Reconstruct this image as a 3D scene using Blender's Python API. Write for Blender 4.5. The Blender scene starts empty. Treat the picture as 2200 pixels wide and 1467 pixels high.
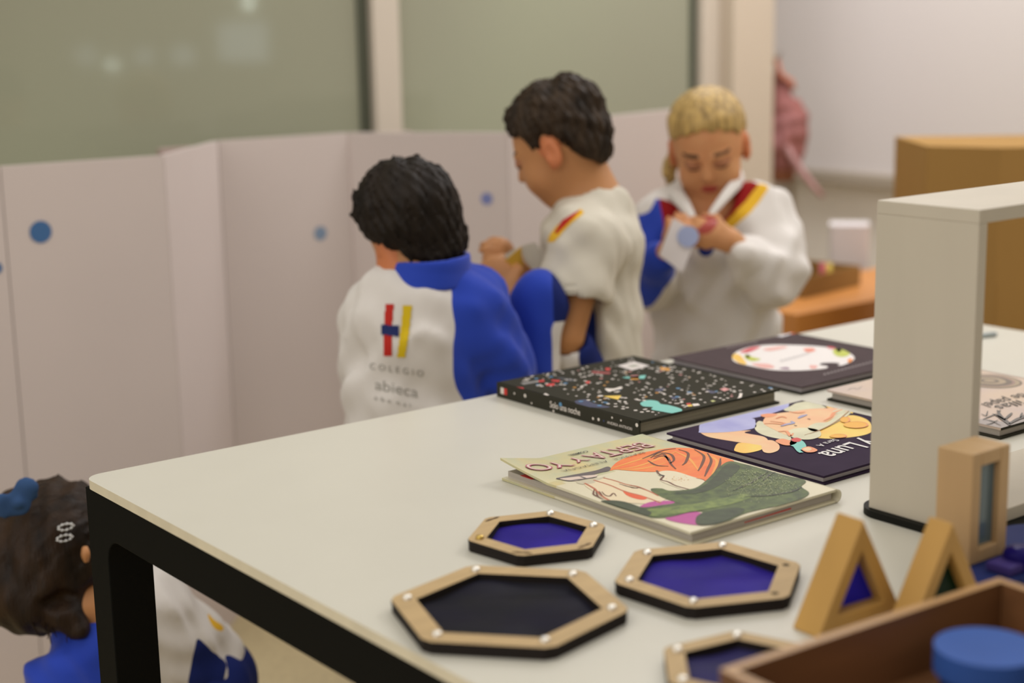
import bpy, math, random
import numpy as np
from mathutils import Vector, Matrix
from mathutils.bvhtree import BVHTree

# ------------------------------------------------------------------ camera, world, lights, exposure
T = 0.74                      # table top height
CAM = np.array([0.0, 0.0, T + 0.51])
FPX = 3352.76
W2, H2 = 1100.0, 733.5
YAW, PITCH, ROLL = math.radians(52.2333), math.radians(-11.57126), math.radians(-1.12581)
_f = np.array([math.cos(PITCH)*math.cos(YAW), math.cos(PITCH)*math.sin(YAW), math.sin(PITCH)])
_r = np.cross(_f, [0, 0, 1]); _r /= np.linalg.norm(_r); _u = np.cross(_r, _f)
CR = _r*math.cos(ROLL) + _u*math.sin(ROLL)
CU = -_r*math.sin(ROLL) + _u*math.cos(ROLL)
M3 = np.array([CR, CU, -_f])

scene = bpy.context.scene
COL = scene.collection
cam_data = bpy.data.cameras.new('camera')
cam = bpy.data.objects.new('camera', cam_data); COL.objects.link(cam)
cam.matrix_world = Matrix([[CR[0], CU[0], -_f[0], CAM[0]], [CR[1], CU[1], -_f[1], CAM[1]],
                           [CR[2], CU[2], -_f[2], CAM[2]], [0, 0, 0, 1]])
cam_data.sensor_width = 36.0
cam_data.lens = FPX/2200*36
cam_data.clip_start = 0.05
cam_data.dof.use_dof = True
cam_data.dof.focus_distance = 1.80
cam_data.dof.aperture_fstop = 2.6
scene.camera = cam

world = bpy.data.worlds.new('world'); scene.world = world; world.use_nodes = True
world.node_tree.nodes['Background'].inputs[0].default_value = (1.0, 0.945, 0.89, 1)
world.node_tree.nodes['Background'].inputs[1].default_value = 0.62

def area(name, loc, target, size, size_y, power, color):
    l = bpy.data.lights.new(name, 'AREA'); l.shape = 'RECTANGLE'
    l.size = size; l.size_y = size_y; l.energy = power; l.color = color
    o = bpy.data.objects.new(name, l); COL.objects.link(o)
    o.location = loc
    o.rotation_euler = (Vector(target)-Vector(loc)).to_track_quat('-Z', 'Y').to_euler()
    return o
area('overhead_area_light', (1.2, 1.5, 2.8), (1.3, 1.4, 0), 1.8, 1.8, 11, (1.0, 0.95, 0.88))
area('overhead_area_light', (-0.2, 2.2, 2.8), (0.4, 2.2, 0.2), 1.2, 1.2, 9, (1.0, 0.95, 0.88))
area('overhead_area_light', (3.15, 2.85, 2.75), (3.45, 2.8, 0.4), 0.8, 0.8, 27, (0.97, 0.96, 1.0))  # area light added to brighten the whiteboard and right wall
area('overhead_area_light', (3.3, 1.25, 2.55), (2.1, 2.1, 0.85), 0.8, 0.8, 24, (1.0, 0.97, 0.95))  # key light added to brighten the fair-haired child's jacket
area('side_area_light', (-1.9, 0.6, 1.9), (1.6, 1.4, 0.9), 1.8, 1.4, 24, (1.0, 0.95, 0.88))  # added area light, lifts the surfaces that face left

scene.view_settings.view_transform = 'Standard'
scene.view_settings.look = 'None'
scene.view_settings.gamma = 1.0
scene.view_settings.use_curve_mapping = False
scene.view_settings.exposure = 0.0

# ------------------------------------------------------------------ photograph geometry helpers
def ray(x, y):
    d = M3.T @ np.array([x-W2, H2-y, -FPX]); return d
def at(x, y, z):              # point of the horizontal plane z seen at a pixel
    d = ray(x, y); return CAM + d*((z-CAM[2])/d[2])
def P(x, y, D):               # point at horizontal distance D
    d = ray(x, y); return CAM + d*(D/math.hypot(d[0], d[1]))
def hity(x, y, Y):
    d = ray(x, y); return CAM + d*((Y-CAM[1])/d[1])
def hitx(x, y, X):
    d = ray(x, y); return CAM + d*((X-CAM[0])/d[0])
def proj(Q):                  # points (N,3) -> pixels (N,2)
    V = (np.asarray(Q)-CAM) @ M3.T
    return np.stack([W2 + FPX*V[:, 0]/-V[:, 2], H2 - FPX*V[:, 1]/-V[:, 2]], 1)
def inpoly(pts, poly):
    x, y = pts[:, 0], pts[:, 1]; r = np.zeros(len(pts), bool); n = len(poly)
    for i in range(n):
        x1, y1 = poly[i]; x2, y2 = poly[(i+1) % n]
        if y1 == y2: continue
        c = ((y1 > y) != (y2 > y)) & (x < (x2-x1)*(y-y1)/(y2-y1)+x1)
        r ^= c
    return r
def smooth_closed(pts, n=8):
    pts = [np.array(p, float) for p in pts]; k = len(pts); out = []
    for i in range(k):
        a, b, c, d = pts[i-1], pts[i], pts[(i+1) % k], pts[(i+2) % k]
        for j in range(n):
            t = j/n
            out.append(0.5*((2*b)+(c-a)*t+(2*a-5*b+4*c-d)*t*t+(3*b-a-3*c+d)*t**3))
    return out
def smooth_open(pts, n=8):
    pts = [np.array(p, float) for p in pts]; q = [2*pts[0]-pts[1]]+pts+[2*pts[-1]-pts[-2]]; out = []
    for i in range(1, len(q)-2):
        a, b, c, d = q[i-1], q[i], q[i+1], q[i+2]
        for j in range(n):
            t = j/n
            out.append(0.5*((2*b)+(c-a)*t+(2*a-5*b+4*c-d)*t*t+(3*b-a-3*c+d)*t**3))
    out.append(pts[-1]); return out

# ------------------------------------------------------------------ materials
MATS = {}
def mat(name, rgb, rough=0.6, spec=0.5, metal=0.0, var=0.0, vscale=20.0, stretch=(1, 1, 1), rgb2=None, bump=0.0,
        bscale=200.0, coat=0.0, trans=0.0, sss=0.0, sheen=0.0, emit=None, estr=0.0, detail=3.0, coords='Object'):
    if name in MATS: return MATS[name]
    m = bpy.data.materials.new(name); m.use_nodes = True; nt = m.node_tree; b = nt.nodes['Principled BSDF']
    b.inputs['Base Color'].default_value = (*rgb, 1)
    b.inputs['Roughness'].default_value = rough
    b.inputs['Specular IOR Level'].default_value = spec
    b.inputs['Metallic'].default_value = metal
    b.inputs['Coat Weight'].default_value = coat
    b.inputs['Coat Roughness'].default_value = 0.08
    b.inputs['Transmission Weight'].default_value = trans
    if sss:
        b.inputs['Subsurface Weight'].default_value = sss
        b.inputs['Subsurface Radius'].default_value = (0.01, 0.004, 0.002)
        b.inputs['Subsurface Scale'].default_value = 1.0
    if sheen:
        b.inputs['Sheen Weight'].default_value = sheen
    if emit:
        b.inputs['Emission Color'].default_value = (*emit, 1); b.inputs['Emission Strength'].default_value = estr
    if var or bump:
        tc = nt.nodes.new('ShaderNodeTexCoord'); mp = nt.nodes.new('ShaderNodeMapping')
        mp.inputs['Scale'].default_value = stretch
        nt.links.new(tc.outputs[coords], mp.inputs[0])
    if var:
        nz = nt.nodes.new('ShaderNodeTexNoise'); nz.inputs['Scale'].default_value = vscale
        nz.inputs['Detail'].default_value = detail
        nt.links.new(mp.outputs[0], nz.inputs['Vector'])
        rp = nt.nodes.new('ShaderNodeValToRGB'); rp.color_ramp.elements[0].position = 0.3; rp.color_ramp.elements[1].position = 0.7
        c2 = rgb2 if rgb2 else tuple(c*(1-var) for c in rgb)
        rp.color_ramp.elements[0].color = (*c2, 1); rp.color_ramp.elements[1].color = (*rgb, 1)
        nt.links.new(nz.outputs[0], rp.inputs[0]); nt.links.new(rp.outputs[0], b.inputs['Base Color'])
    if bump:
        n2 = nt.nodes.new('ShaderNodeTexNoise'); n2.inputs['Scale'].default_value = bscale; n2.inputs['Detail'].default_value = 2
        nt.links.new(mp.outputs[0], n2.inputs['Vector'])
        bp = nt.nodes.new('ShaderNodeBump'); bp.inputs['Strength'].default_value = bump; bp.inputs['Distance'].default_value = 0.002
        nt.links.new(n2.outputs[0], bp.inputs['Height']); nt.links.new(bp.outputs[0], b.inputs['Normal'])
    MATS[name] = m; return m
def paint(name, rgb, **k):    # flat print colours
    k.setdefault('rough', 0.45); k.setdefault('spec', 0.3)
    return mat(name, rgb, **k)

M_table = mat('table_laminate', (0.585, 0.565, 0.485), 0.36, 0.3, var=0.03, vscale=6)
M_edge = mat('table_edge', (0.70, 0.63, 0.47), 0.45, 0.4, var=0.12, vscale=30)
M_black = mat('table_frame_black', (0.008, 0.008, 0.007), 0.5, 0.02, bump=0.08, bscale=900)
M_wbox = mat('white_painted_wood', (0.54, 0.485, 0.385), 0.5, 0.3, var=0.07, vscale=5, stretch=(3, 3, .5), bump=0.06, bscale=60)
M_bbase = mat('black_plastic', (0.012, 0.012, 0.010), 0.45, 0.05)
M_ply = mat('light_plywood', (0.49, 0.345, 0.17), 0.55, 0.25, var=0.14, vscale=14, stretch=(1, 6, 1), bump=0.05, bscale=200)
M_burnt = mat('laser_burnt_edge', (0.014, 0.010, 0.008), 0.7, 0.2)
M_foilb = mat('blue_cellophane', (0.036, 0.022, 0.27), 0.4, 0.015, var=0.5, vscale=9, rgb2=(0.022, 0.016, 0.16), bump=0.6, bscale=14)
M_foild = mat('dark_cellophane', (0.014, 0.013, 0.024), 0.45, 0.02, var=0.5, vscale=12, rgb2=(0.018, 0.018, 0.020), bump=0.7, bscale=12)
M_foilt = mat('violet_cellophane', (0.03, 0.02, 0.13), 0.4, 0.015, var=0.5, vscale=9, rgb2=(0.03, 0.03, 0.07), bump=0.6, bscale=14)
M_chrome = mat('nickel_screw', (0.86, 0.83, 0.76), 0.30, 0.5, metal=0.8)
M_brass = mat('brass_screw', (0.55, 0.38, 0.10), 0.3, 0.5, metal=0.9)
M_hole = mat('singed_hole', (0.12, 0.085, 0.035), 0.7, 0.2)
M_pine = mat('yellow_pine', (0.56, 0.32, 0.085), 0.5, 0.35, var=0.22, vscale=11, stretch=(1, 1, .25), bump=0.05, bscale=80)
M_beech = mat('pale_beech', (0.52, 0.34, 0.165), 0.5, 0.35, var=0.1, vscale=12, stretch=(2, 2, .3))
M_acryb = mat('blue_acrylic', (0.022, 0.020, 0.55), 0.25, 0.15)
M_acryg = mat('green_acrylic', (0.004, 0.022, 0.008), 0.3, 0.1)
M_acrys = mat('smoky_blue_acrylic', (0.10, 0.15, 0.17), 0.12, 0.6)
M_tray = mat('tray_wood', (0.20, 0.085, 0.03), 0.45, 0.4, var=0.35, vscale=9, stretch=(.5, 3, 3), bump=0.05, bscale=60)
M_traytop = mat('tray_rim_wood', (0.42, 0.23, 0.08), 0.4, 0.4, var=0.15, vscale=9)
M_bdisc = mat('blue_painted_wood', (0.036, 0.10, 0.36), 0.55, 0.15, var=0.1, vscale=20)
M_navy = mat('navy_acrylic', (0.022, 0.032, 0.12), 0.4, 0.02)
M_indigo = mat('indigo_acrylic', (0.05, 0.035, 0.15), 0.4, 0.02)
M_panel = mat('matt_board', (0.59, 0.515, 0.485), 0.75, 0.2, var=0.04, vscale=3)
M_dot = paint('blue_dot', (0.055, 0.14, 0.31))
M_dotp = paint('pale_blue_dot', (0.20, 0.27, 0.38))
M_dotv = paint('violet_blue_dot', (0.17, 0.20, 0.42))
M_glass = mat('frosted_green_glass', (0.335, 0.35, 0.245), 0.06, 0.5, var=0.22, vscale=0.9, rgb2=(0.28, 0.275, 0.205), detail=1)
M_seal = mat('dark_glass_edge', (0.07, 0.08, 0.055), 0.4, 0.4)
M_wall = mat('cream_wall_paint', (0.60, 0.51, 0.40), 0.8, 0.2, var=0.03, vscale=2)
M_frame = mat('cream_frame', (0.58, 0.51, 0.42), 0.6, 0.3)
M_wallr = mat('white_wall_paint', (0.82, 0.77, 0.69), 0.8, 0.2, var=0.03, vscale=2)
M_board = mat('whiteboard_enamel', (0.70, 0.655, 0.63), 0.35, 0.4)
M_ledge = mat('grey_ledge', (0.40, 0.345, 0.27), 0.5, 0.3)
M_floor = mat('speckled_terrazzo', (0.56, 0.47, 0.27), 0.5, 0.4, var=0.3, vscale=60, rgb2=(0.46, 0.38, 0.22))
M_card = mat('brown_cardboard', (0.36, 0.205, 0.062), 0.8, 0.15, var=0.12, vscale=4, stretch=(1, 1, .2))
M_card2 = mat('kraft_carton', (0.32, 0.19, 0.065), 0.8, 0.15, var=0.1, vscale=8)
M_orange = mat('orange_beech', (0.60, 0.25, 0.06), 0.4, 0.4, var=0.1, vscale=5)
M_white = mat('white_paper', (0.66, 0.62, 0.62), 0.7, 0.2)
M_ceil = mat('ceiling_paint', (0.6, 0.56, 0.5), 0.9, 0.2)

SK = dict(rough=0.55, spec=0.3, sss=0.12)
M_skin = mat('skin', (0.50, 0.235, 0.095), var=0.08, vscale=30, **SK)
M_skinf = mat('fair_skin', (0.56, 0.28, 0.125), var=0.10, vscale=25, rgb2=(0.54, 0.235, 0.105), **SK)
M_ear = mat('flushed_skin', (0.54, 0.185, 0.075), **SK)
M_lips = mat('lips', (0.38, 0.06, 0.045), 0.4, 0.4)
M_lash = mat('brows_and_lashes', (0.07, 0.035, 0.018), 0.7, 0.2)
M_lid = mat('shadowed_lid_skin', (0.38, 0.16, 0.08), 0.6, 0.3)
M_hair = mat('dark_brown_hair', (0.017, 0.0105, 0.006), 0.6, 0.2, var=0.6, vscale=14, stretch=(3, 3, .6), bump=0.7, bscale=120)
M_hair2 = mat('brown_hair', (0.046, 0.027, 0.013), 0.6, 0.22, var=0.8, vscale=16, stretch=(3, 3, .6), bump=0.7, bscale=120)
M_hair4 = mat('chestnut_hair', (0.034, 0.016, 0.006), 0.55, 0.22, var=0.75, vscale=10, stretch=(4, 4, .6), rgb2=(0.008, 0.004, 0.002), bump=0.7, bscale=90)
M_blond = mat('blond_hair', (0.60, 0.40, 0.13), 0.5, 0.4, var=0.6, vscale=22, stretch=(5, 5, .5), rgb2=(0.20, 0.125, 0.04), bump=0.5, bscale=120)
M_cloth = mat('white_tracksuit_cloth', (0.66, 0.625, 0.59), 0.85, 0.15, sheen=0.1, bump=0.15, bscale=700)
M_tee = mat('white_tshirt_cloth', (0.60, 0.56, 0.47), 0.9, 0.1, bump=0.15, bscale=700)
M_blue = mat('royal_blue_cloth', (0.018, 0.052, 0.42), 0.75, 0.2, sheen=0.15, bump=0.15, bscale=700)
M_navyc = mat('navy_cloth', (0.010, 0.020, 0.13), 0.8, 0.15, bump=0.15, bscale=700)
M_red = mat('dark_red_cloth', (0.26, 0.008, 0.008), 0.8, 0.15)
M_yel = mat('yellow_cloth', (0.72, 0.42, 0.03), 0.8, 0.15)
M_lred = mat('red_print', (0.45, 0.02, 0.012), 0.7, 0.2)
M_lyel = mat('yellow_print', (0.62, 0.44, 0.01), 0.7, 0.2)
M_lblu = mat('navy_print', (0.014, 0.024, 0.11), 0.7, 0.2)
M_lgry = mat('faded_grey_print', (0.30, 0.285, 0.25), 0.8, 0.2)
M_shoe = mat('shoe_leather', (0.03, 0.03, 0.04), 0.5, 0.4)
M_bow = mat('blue_bow_cloth', (0.035, 0.085, 0.21), 0.8, 0.2, var=0.3, vscale=30)
M_clip = mat('silver_clip', (0.6, 0.6, 0.58), 0.25, 0.5, metal=0.9)
M_pink = mat('pink_backpack_cloth', (0.42, 0.19, 0.19), 0.75, 0.2, var=0.35, vscale=12, rgb2=(0.30, 0.11, 0.09))
M_pinkb = mat('pink_strap', (0.50, 0.28, 0.27), 0.75, 0.2)
M_brownc = mat('brown_lining', (0.26, 0.10, 0.05), 0.8, 0.2)

# ------------------------------------------------------------------ object helpers
def props(o, label=None, cat=None, group=None, kind=None):
    if label: o['label'] = label
    if cat: o['category'] = cat
    if group: o['group'] = group
    if kind: o['kind'] = kind
    return o
def thing(name, label, cat, loc=(0, 0, 0), rotz=0.0, group=None):
    o = bpy.data.objects.new(name, None); COL.objects.link(o)
    o.location = loc; o.rotation_euler = (0, 0, rotz); o.empty_display_size = 0.05
    return props(o, label, cat, group)
class MB:
    """collects geometry for ONE mesh object; several material slots"""
    def __init__(s): s.v = []; s.f = []; s.m = []; s.mats = []; s.sm = []
    def slot(s, m):
        if m not in s.mats: s.mats.append(m)
        return s.mats.index(m)
    def add(s, verts, faces, m, smooth=False):
        o = len(s.v); s.v += [tuple(float(c) for c in v) for v in verts]; k = s.slot(m)
        for f in faces: s.f.append(tuple(i+o for i in f)); s.m.append(k); s.sm.append(smooth)
    def box(s, x0, y0, z0, x1, y1, z1, m):
        v = [(x0, y0, z0), (x1, y0, z0), (x1, y1, z0), (x0, y1, z0), (x0, y0, z1), (x1, y0, z1), (x1, y1, z1), (x0, y1, z1)]
        s.add(v, [(0, 3, 2, 1), (4, 5, 6, 7), (0, 1, 5, 4), (1, 2, 6, 5), (2, 3, 7, 6), (3, 0, 4, 7)], m)
    def prism(s, poly, z0, z1, m, mtop=None, mbot=None):
        n = len(poly)
        s.add([(p[0], p[1], z0) for p in poly]+[(p[0], p[1], z1) for p in poly],
              [(i, (i+1) % n, n+(i+1) % n, n+i) for i in range(n)], m)
        s.add([(p[0], p[1], z1) for p in poly], [tuple(range(n))], mtop or m)
        s.add([(p[0], p[1], z0) for p in poly], [tuple(range(n))[::-1]], mbot or m)
    def flat(s, poly, z, m):
        a = sum(poly[i-1][0]*poly[i][1]-poly[i][0]*poly[i-1][1] for i in range(len(poly)))
        if a < 0: poly = poly[::-1]
        s.add([(p[0], p[1], z) for p in poly], [tuple(range(len(poly)))], m)
    def hull_ring(s, outer, inner, z0, z1, m, mtop=None):
        n = len(outer); mt = mtop or m
        v = [(p[0], p[1], z) for z in (z0, z1) for p in outer]+[(p[0], p[1], z) for z in (z0, z1) for p in inner]
        side = []; top = []
        for i in range(n):
            j = (i+1) % n
            side.append((i, j, n+j, n+i)); side.append((2*n+j, 2*n+i, 3*n+i, 3*n+j))
            side.append((j, i, 2*n+i, 2*n+j)); top.append((n+i, n+j, 3*n+j, 3*n+i))
        s.add(v, side, m); s.add(v, top, mt)
    def cyl(s, c, r, z0, z1, m, n=24, mtop=None, dome=0.0):
        poly = [(c[0]+r*math.cos(2*math.pi*i/n), c[1]+r*math.sin(2*math.pi*i/n)) for i in range(n)]
        if not dome: s.prism(poly, z0, z1, m, mtop); return
        rings = [(r, z0), (r, z1)]+[(r*math.cos(a), z1+dome*math.sin(a)) for a in (.4, .8, 1.2)]
        v = [(c[0]+rr*math.cos(2*math.pi*i/n), c[1]+rr*math.sin(2*math.pi*i/n), z) for rr, z in rings for i in range(n)]
        f = [(k*n+i, k*n+(i+1) % n, (k+1)*n+(i+1) % n, (k+1)*n+i) for k in range(len(rings)-1) for i in range(n)]
        f.append(tuple((len(rings)-1)*n+i for i in range(n)))
        s.add(v, f, m, True)
    def tube(s, pts, r, m, n=8):
        pts = [np.array(p, float) for p in pts]; v = []; f = []
        for i, p in enumerate(pts):
            d = pts[min(i+1, len(pts)-1)]-pts[max(i-1, 0)]; d /= np.linalg.norm(d)
            a = np.cross(d, [0, 0, 1]) if abs(d[2]) < .9 else np.cross(d, [1, 0, 0]); a /= np.linalg.norm(a); b = np.cross(d, a)
            rr = r[i] if isinstance(r, (list, tuple)) else r
            for k in range(n):
                t = 2*math.pi*k/n; v.append(p+rr*(a*math.cos(t)+b*math.sin(t)))
        for i in range(len(pts)-1):
            for k in range(n): f.append((i*n+k, i*n+(k+1) % n, (i+1)*n+(k+1) % n, (i+1)*n+k))
        f.append(tuple(range(n))[::-1]); f.append(tuple((len(pts)-1)*n+k for k in range(n)))
        s.add(v, f, m, True)
    def build(s, name, parent=None, bevel=0.0, segs=2, loc=None):
        me = bpy.data.meshes.new(name)
        V = s.v
        if parent is not None:
            mw = parent.matrix_basis.inverted() if parent.parent is None else (parent.parent.matrix_basis @ parent.matrix_basis).inverted()
            V = [tuple(mw @ Vector(p)) for p in V]
        elif loc is not None:
            V = [(p[0]-loc[0], p[1]-loc[1], p[2]-loc[2]) for p in V]
        me.from_pydata(V, [], s.f)
        for m in s.mats: me.materials.append(m)
        me.polygons.foreach_set('material_index', s.m); me.polygons.foreach_set('use_smooth', s.sm)
        me.validate(); me.update()
        o = bpy.data.objects.new(name, me); COL.objects.link(o)
        if parent is not None: o.parent = parent
        elif loc is not None: o.location = loc
        if bevel:
            b = o.modifiers.new('bevel', 'BEVEL'); b.width = bevel; b.segments = segs; b.limit_method = 'ANGLE'; b.angle_limit = math.radians(40)
        return o
def struct(mb, name, **k):
    o = mb.build(name, **k); o['kind'] = 'structure'; return o
def text_geo(txt, offset=0.0, shear=0.0):
    c = bpy.data.curves.new('t', 'FONT'); c.body = txt; c.size = 1; c.offset = offset; c.shear = shear; c.resolution_u = 4
    o = bpy.data.objects.new('t', c); COL.objects.link(o)
    bpy.context.view_layer.update()
    dg = bpy.context.evaluated_depsgraph_get(); me = o.evaluated_get(dg).to_mesh()
    v = np.array([tuple(q.co) for q in me.vertices]); f = [tuple(p.vertices) for p in me.polygons]
    bpy.data.objects.remove(o); bpy.data.curves.remove(c)
    return v, f
def put_text(mb, txt, start, xdir, ydir, width, height, m, offset=0.0, shear=0.0, lift=0.0, ref=None):
    v, f = text_geo(txt, offset, shear)
    r = v if ref is None else ref
    mn, mx = r[:, 0].min(), r[:, 0].max(); sx = width/(mx-mn)
    hy = r[:, 1].max(); sy = height/hy
    X = np.array(xdir, float); Y = np.array(ydir, float); N = np.cross(X, Y)
    Q = np.array(start)+np.outer((v[:, 0]-mn)*sx, X)+np.outer(v[:, 1]*sy, Y)+N*lift
    mb.add(Q, f, m); return v

# ------------------------------------------------------------------ signed distance sculpting
def _v(a): return np.asarray(a, np.float32)
def cap(a, b, ra, rb=None):
    a = _v(a); b = _v(b); rb = ra if rb is None else rb; ba = b-a; bb = float(ba@ba)+1e-12
    def f(Q):
        t = np.clip(((Q-a)@ba)/bb, 0, 1)
        return np.linalg.norm(Q-a-t[:, None]*ba, axis=1)-(ra+(rb-ra)*t)
    return f
def ell(c, r, ax=None):
    c = _v(c); r = _v(r); A = None if ax is None else _v(ax)
    def f(Q):
        p = Q-c
        if A is not None: p = p@A.T
        k0 = np.linalg.norm(p/r, axis=1); k1 = np.linalg.norm(p/(r*r), axis=1)+1e-9
        return k0*(k0-1)/k1
    return f
def elc(a, b, r1, r2, side, squash):
    """tapered capsule squashed along 'side' (unit) by factor squash (<1 thinner)"""
    a = _v(a); b = _v(b); sd = _v(side); sd = sd/np.linalg.norm(sd)
    ba = b-a; bb = float(ba@ba)
    def f(Q):
        p = Q-a; t = np.clip((p@ba)/bb, 0, 1); q = p-t[:, None]*ba
        s_ = q@sd; q = q+np.outer(s_*(1/squash-1), sd)
        return (np.linalg.norm(q, axis=1)-(r1+(r2-r1)*t))*max(squash, .5)
    return f
def chain(pts, rs):
    fs = [cap(pts[i], pts[i+1], rs[i], rs[i+1]) for i in range(len(pts)-1)]
    def f(Q):
        d = fs[0](Q)
        for g in fs[1:]: d = smin(d, g(Q), .004)
        return d
    return f
def smin(a, b, k):
    if k <= 0: return np.minimum(a, b)
    h = np.maximum(k-np.abs(a-b), 0)/k
    return np.minimum(a, b)-h*h*k*0.25
def smax(a, b, k): return -smin(-a, -b, k)
def folds(Q, seed, freq, amp, dirs=4):
    rg = np.random.default_rng(seed); d = np.zeros(len(Q), np.float32)
    for i in range(dirs):
        k = rg.normal(size=3)*freq; q = rg.normal(size=3)*freq*0.45
        d += np.sin(Q@_v(k)+rg.uniform(0, 6)+1.6*np.sin(Q@_v(q)+rg.uniform(0, 6)))
    return d*(amp/dirs)
class SDF:
    def __init__(s): s.ops = []
    def u(s, f, k=0.01): s.ops.append((0, f, k)); return s
    def cut(s, f, k=0.005): s.ops.append((1, f, k)); return s      # subtract
    def keep(s, f, k=0.003): s.ops.append((2, f, k)); return s     # intersect
    def disp(s, f): s.ops.append((3, f, 0)); return s
    def __call__(s, Q):
        d = None
        for t, f, k in s.ops:
            if t == 0: d = f(Q) if d is None else smin(d, f(Q), k)
            elif t == 1: d = smax(d, -f(Q), k)
            elif t == 2: d = smax(d, f(Q), k)
            else: d = d+f(Q)
        return d
def surface(fn, lo, hi, h, thick=0.0):
    lo = np.array(lo, float)-3*h; hi = np.array(hi, float)+3*h; B = 8
    nb = np.ceil((hi-lo)/h/B).astype(int)+1; n = nb*B
    F = np.full(tuple(n), 1.0, np.float32)
    g = np.stack(np.meshgrid(*[np.arange(k) for k in nb], indexing='ij'), -1).reshape(-1, 3)
    cc = (lo+(g*B+(B-1)/2)*h).astype(np.float32); d = fn(cc)
    R = B*h*0.87*1.25+thick+0.012
    act = np.abs(d) < R
    for gi, di in zip(g[~act], d[~act]):
        if di < 0: F[gi[0]*B:gi[0]*B+B, gi[1]*B:gi[1]*B+B, gi[2]*B:gi[2]*B+B] = -1
    loc = np.stack(np.meshgrid(*[np.arange(B)]*3, indexing='ij'), -1).reshape(-1, 3)
    ga = g[act]
    for s0 in range(0, len(ga), 400):
        q = ga[s0:s0+400]; idx = (q[:, None, :]*B+loc[None]).reshape(-1, 3)
        F[idx[:, 0], idx[:, 1], idx[:, 2]] = fn((lo+idx*h).astype(np.float32))
    S = F < 0
    c = [S[i:n[0]-1+i, j:n[1]-1+j, k:n[2]-1+k] for i in (0, 1) for j in (0, 1) for k in (0, 1)]
    sm = sum(x.astype(np.int8) for x in c); mixed = (sm > 0) & (sm < 8)
    ci = np.argwhere(mixed); ID = np.full(mixed.shape, -1, np.int32); ID[mixed] = np.arange(len(ci))
    acc = np.zeros((len(ci), 3)); cnt = np.zeros(len(ci))
    cor = [(i, j, k) for i in (0, 1) for j in (0, 1) for k in (0, 1)]
    for a in cor:
        for ax in range(3):
            if a[ax]: continue
            b = list(a); b[ax] = 1
            fa = F[ci[:, 0]+a[0], ci[:, 1]+a[1], ci[:, 2]+a[2]]; fb = F[ci[:, 0]+b[0], ci[:, 1]+b[1], ci[:, 2]+b[2]]
            x = (fa < 0) != (fb < 0); t = np.where(x, fa/(fa-fb+1e-12), 0)
            p = np.array(a, float)[None]+np.zeros((len(ci), 3)); p[:, ax] += t
            acc[x] += p[x]; cnt += x
    V = lo+(ci+acc/cnt[:, None])*h
    faces = []
    for ax in range(3):
        A = S[tuple(slice(1, n[i]-1) for i in range(3))]
        sh = [slice(1, n[i]-1) for i in range(3)]; sh[ax] = slice(2, n[ax]); Bs = S[tuple(sh)]
        e = np.argwhere(A != Bs)+1
        fl = S[e[:, 0], e[:, 1], e[:, 2]]
        u, w = [(1, 2), (2, 0), (0, 1)][ax]
        def cid(du, dw):
            q = e.copy(); q[:, u] += du; q[:, w] += dw
            q = np.minimum(q, np.array(ID.shape)-1); return ID[q[:, 0], q[:, 1], q[:, 2]]
        quad = np.stack([cid(-1, -1), cid(0, -1), cid(0, 0), cid(-1, 0)], 1)
        quad[~fl] = quad[~fl][:, ::-1]
        faces.append(quad[(quad >= 0).all(1)])
    return V, np.concatenate(faces)
def organic(name, fn, lo, hi, h, mats, parent=None, matfn=None, thick=0.0, relax=1):
    V, Fc = surface(fn, lo, hi, h, thick)
    for _ in range(relax):
        acc = np.zeros_like(V); cn = np.zeros(len(V))
        for i in range(4):
            np.add.at(acc, Fc[:, i], V[Fc[:, (i+1) % 4]]); np.add.at(cn, Fc[:, i], 1)
        V = 0.5*V+0.5*acc/np.maximum(cn, 1)[:, None]
    mi = None
    if matfn is not None:
        C = V[Fc].mean(1); N = np.cross(V[Fc[:, 2]]-V[Fc[:, 0]], V[Fc[:, 3]]-V[Fc[:, 1]])
        N /= np.linalg.norm(N, axis=1)[:, None]+1e-12
        mi = np.asarray(matfn(C, N), np.int32)
        E_ = np.concatenate([np.stack([Fc[:, i], Fc[:, (i+1) % 4]], 1) for i in range(4)]); fi = np.tile(np.arange(len(Fc)), 4)
        Es = np.sort(E_, 1); key = Es[:, 0].astype(np.int64)*len(V)+Es[:, 1]; od = np.argsort(key, kind='stable'); ks = key[od]; fs_ = fi[od]
        same = (ks[1:] == ks[:-1]) & (mi[fs_[1:]] != mi[fs_[:-1]]); be = Es[od[:-1]][same]
        if len(be):
            for _ in range(6):
                acc = np.zeros_like(V); cn = np.zeros(len(V))
                for a_, b_ in ((0, 1), (1, 0)): np.add.at(acc, be[:, a_], V[be[:, b_]]); np.add.at(cn, be[:, a_], 1)
                k_ = cn > 0; V[k_] = .5*V[k_]+.5*acc[k_]/cn[k_][:, None]
    Vw = V
    if parent is not None:
        mw = np.array(parent.matrix_basis.inverted()) if parent.parent is None else np.array((parent.parent.matrix_basis @ parent.matrix_basis).inverted())
        Vl = V@mw[:3, :3].T+mw[:3, 3]
    else: Vl = V
    me = bpy.data.meshes.new(name); me.from_pydata(Vl.tolist(), [], Fc.tolist())
    for m in mats: me.materials.append(m)
    if mi is not None: me.polygons.foreach_set('material_index', mi)
    me.polygons.foreach_set('use_smooth', np.ones(len(Fc), bool)); me.update()
    o = bpy.data.objects.new(name, me); COL.objects.link(o)
    if parent is not None: o.parent = parent
    o_world = (Vw, Fc)
    return o, o_world
def bounds(*pts, pad=0.1):
    A = np.array(pts); return A.min(0)-pad, A.max(0)+pad
def facing(C, N): return ((CAM-C)*N).sum(1) > 0
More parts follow.
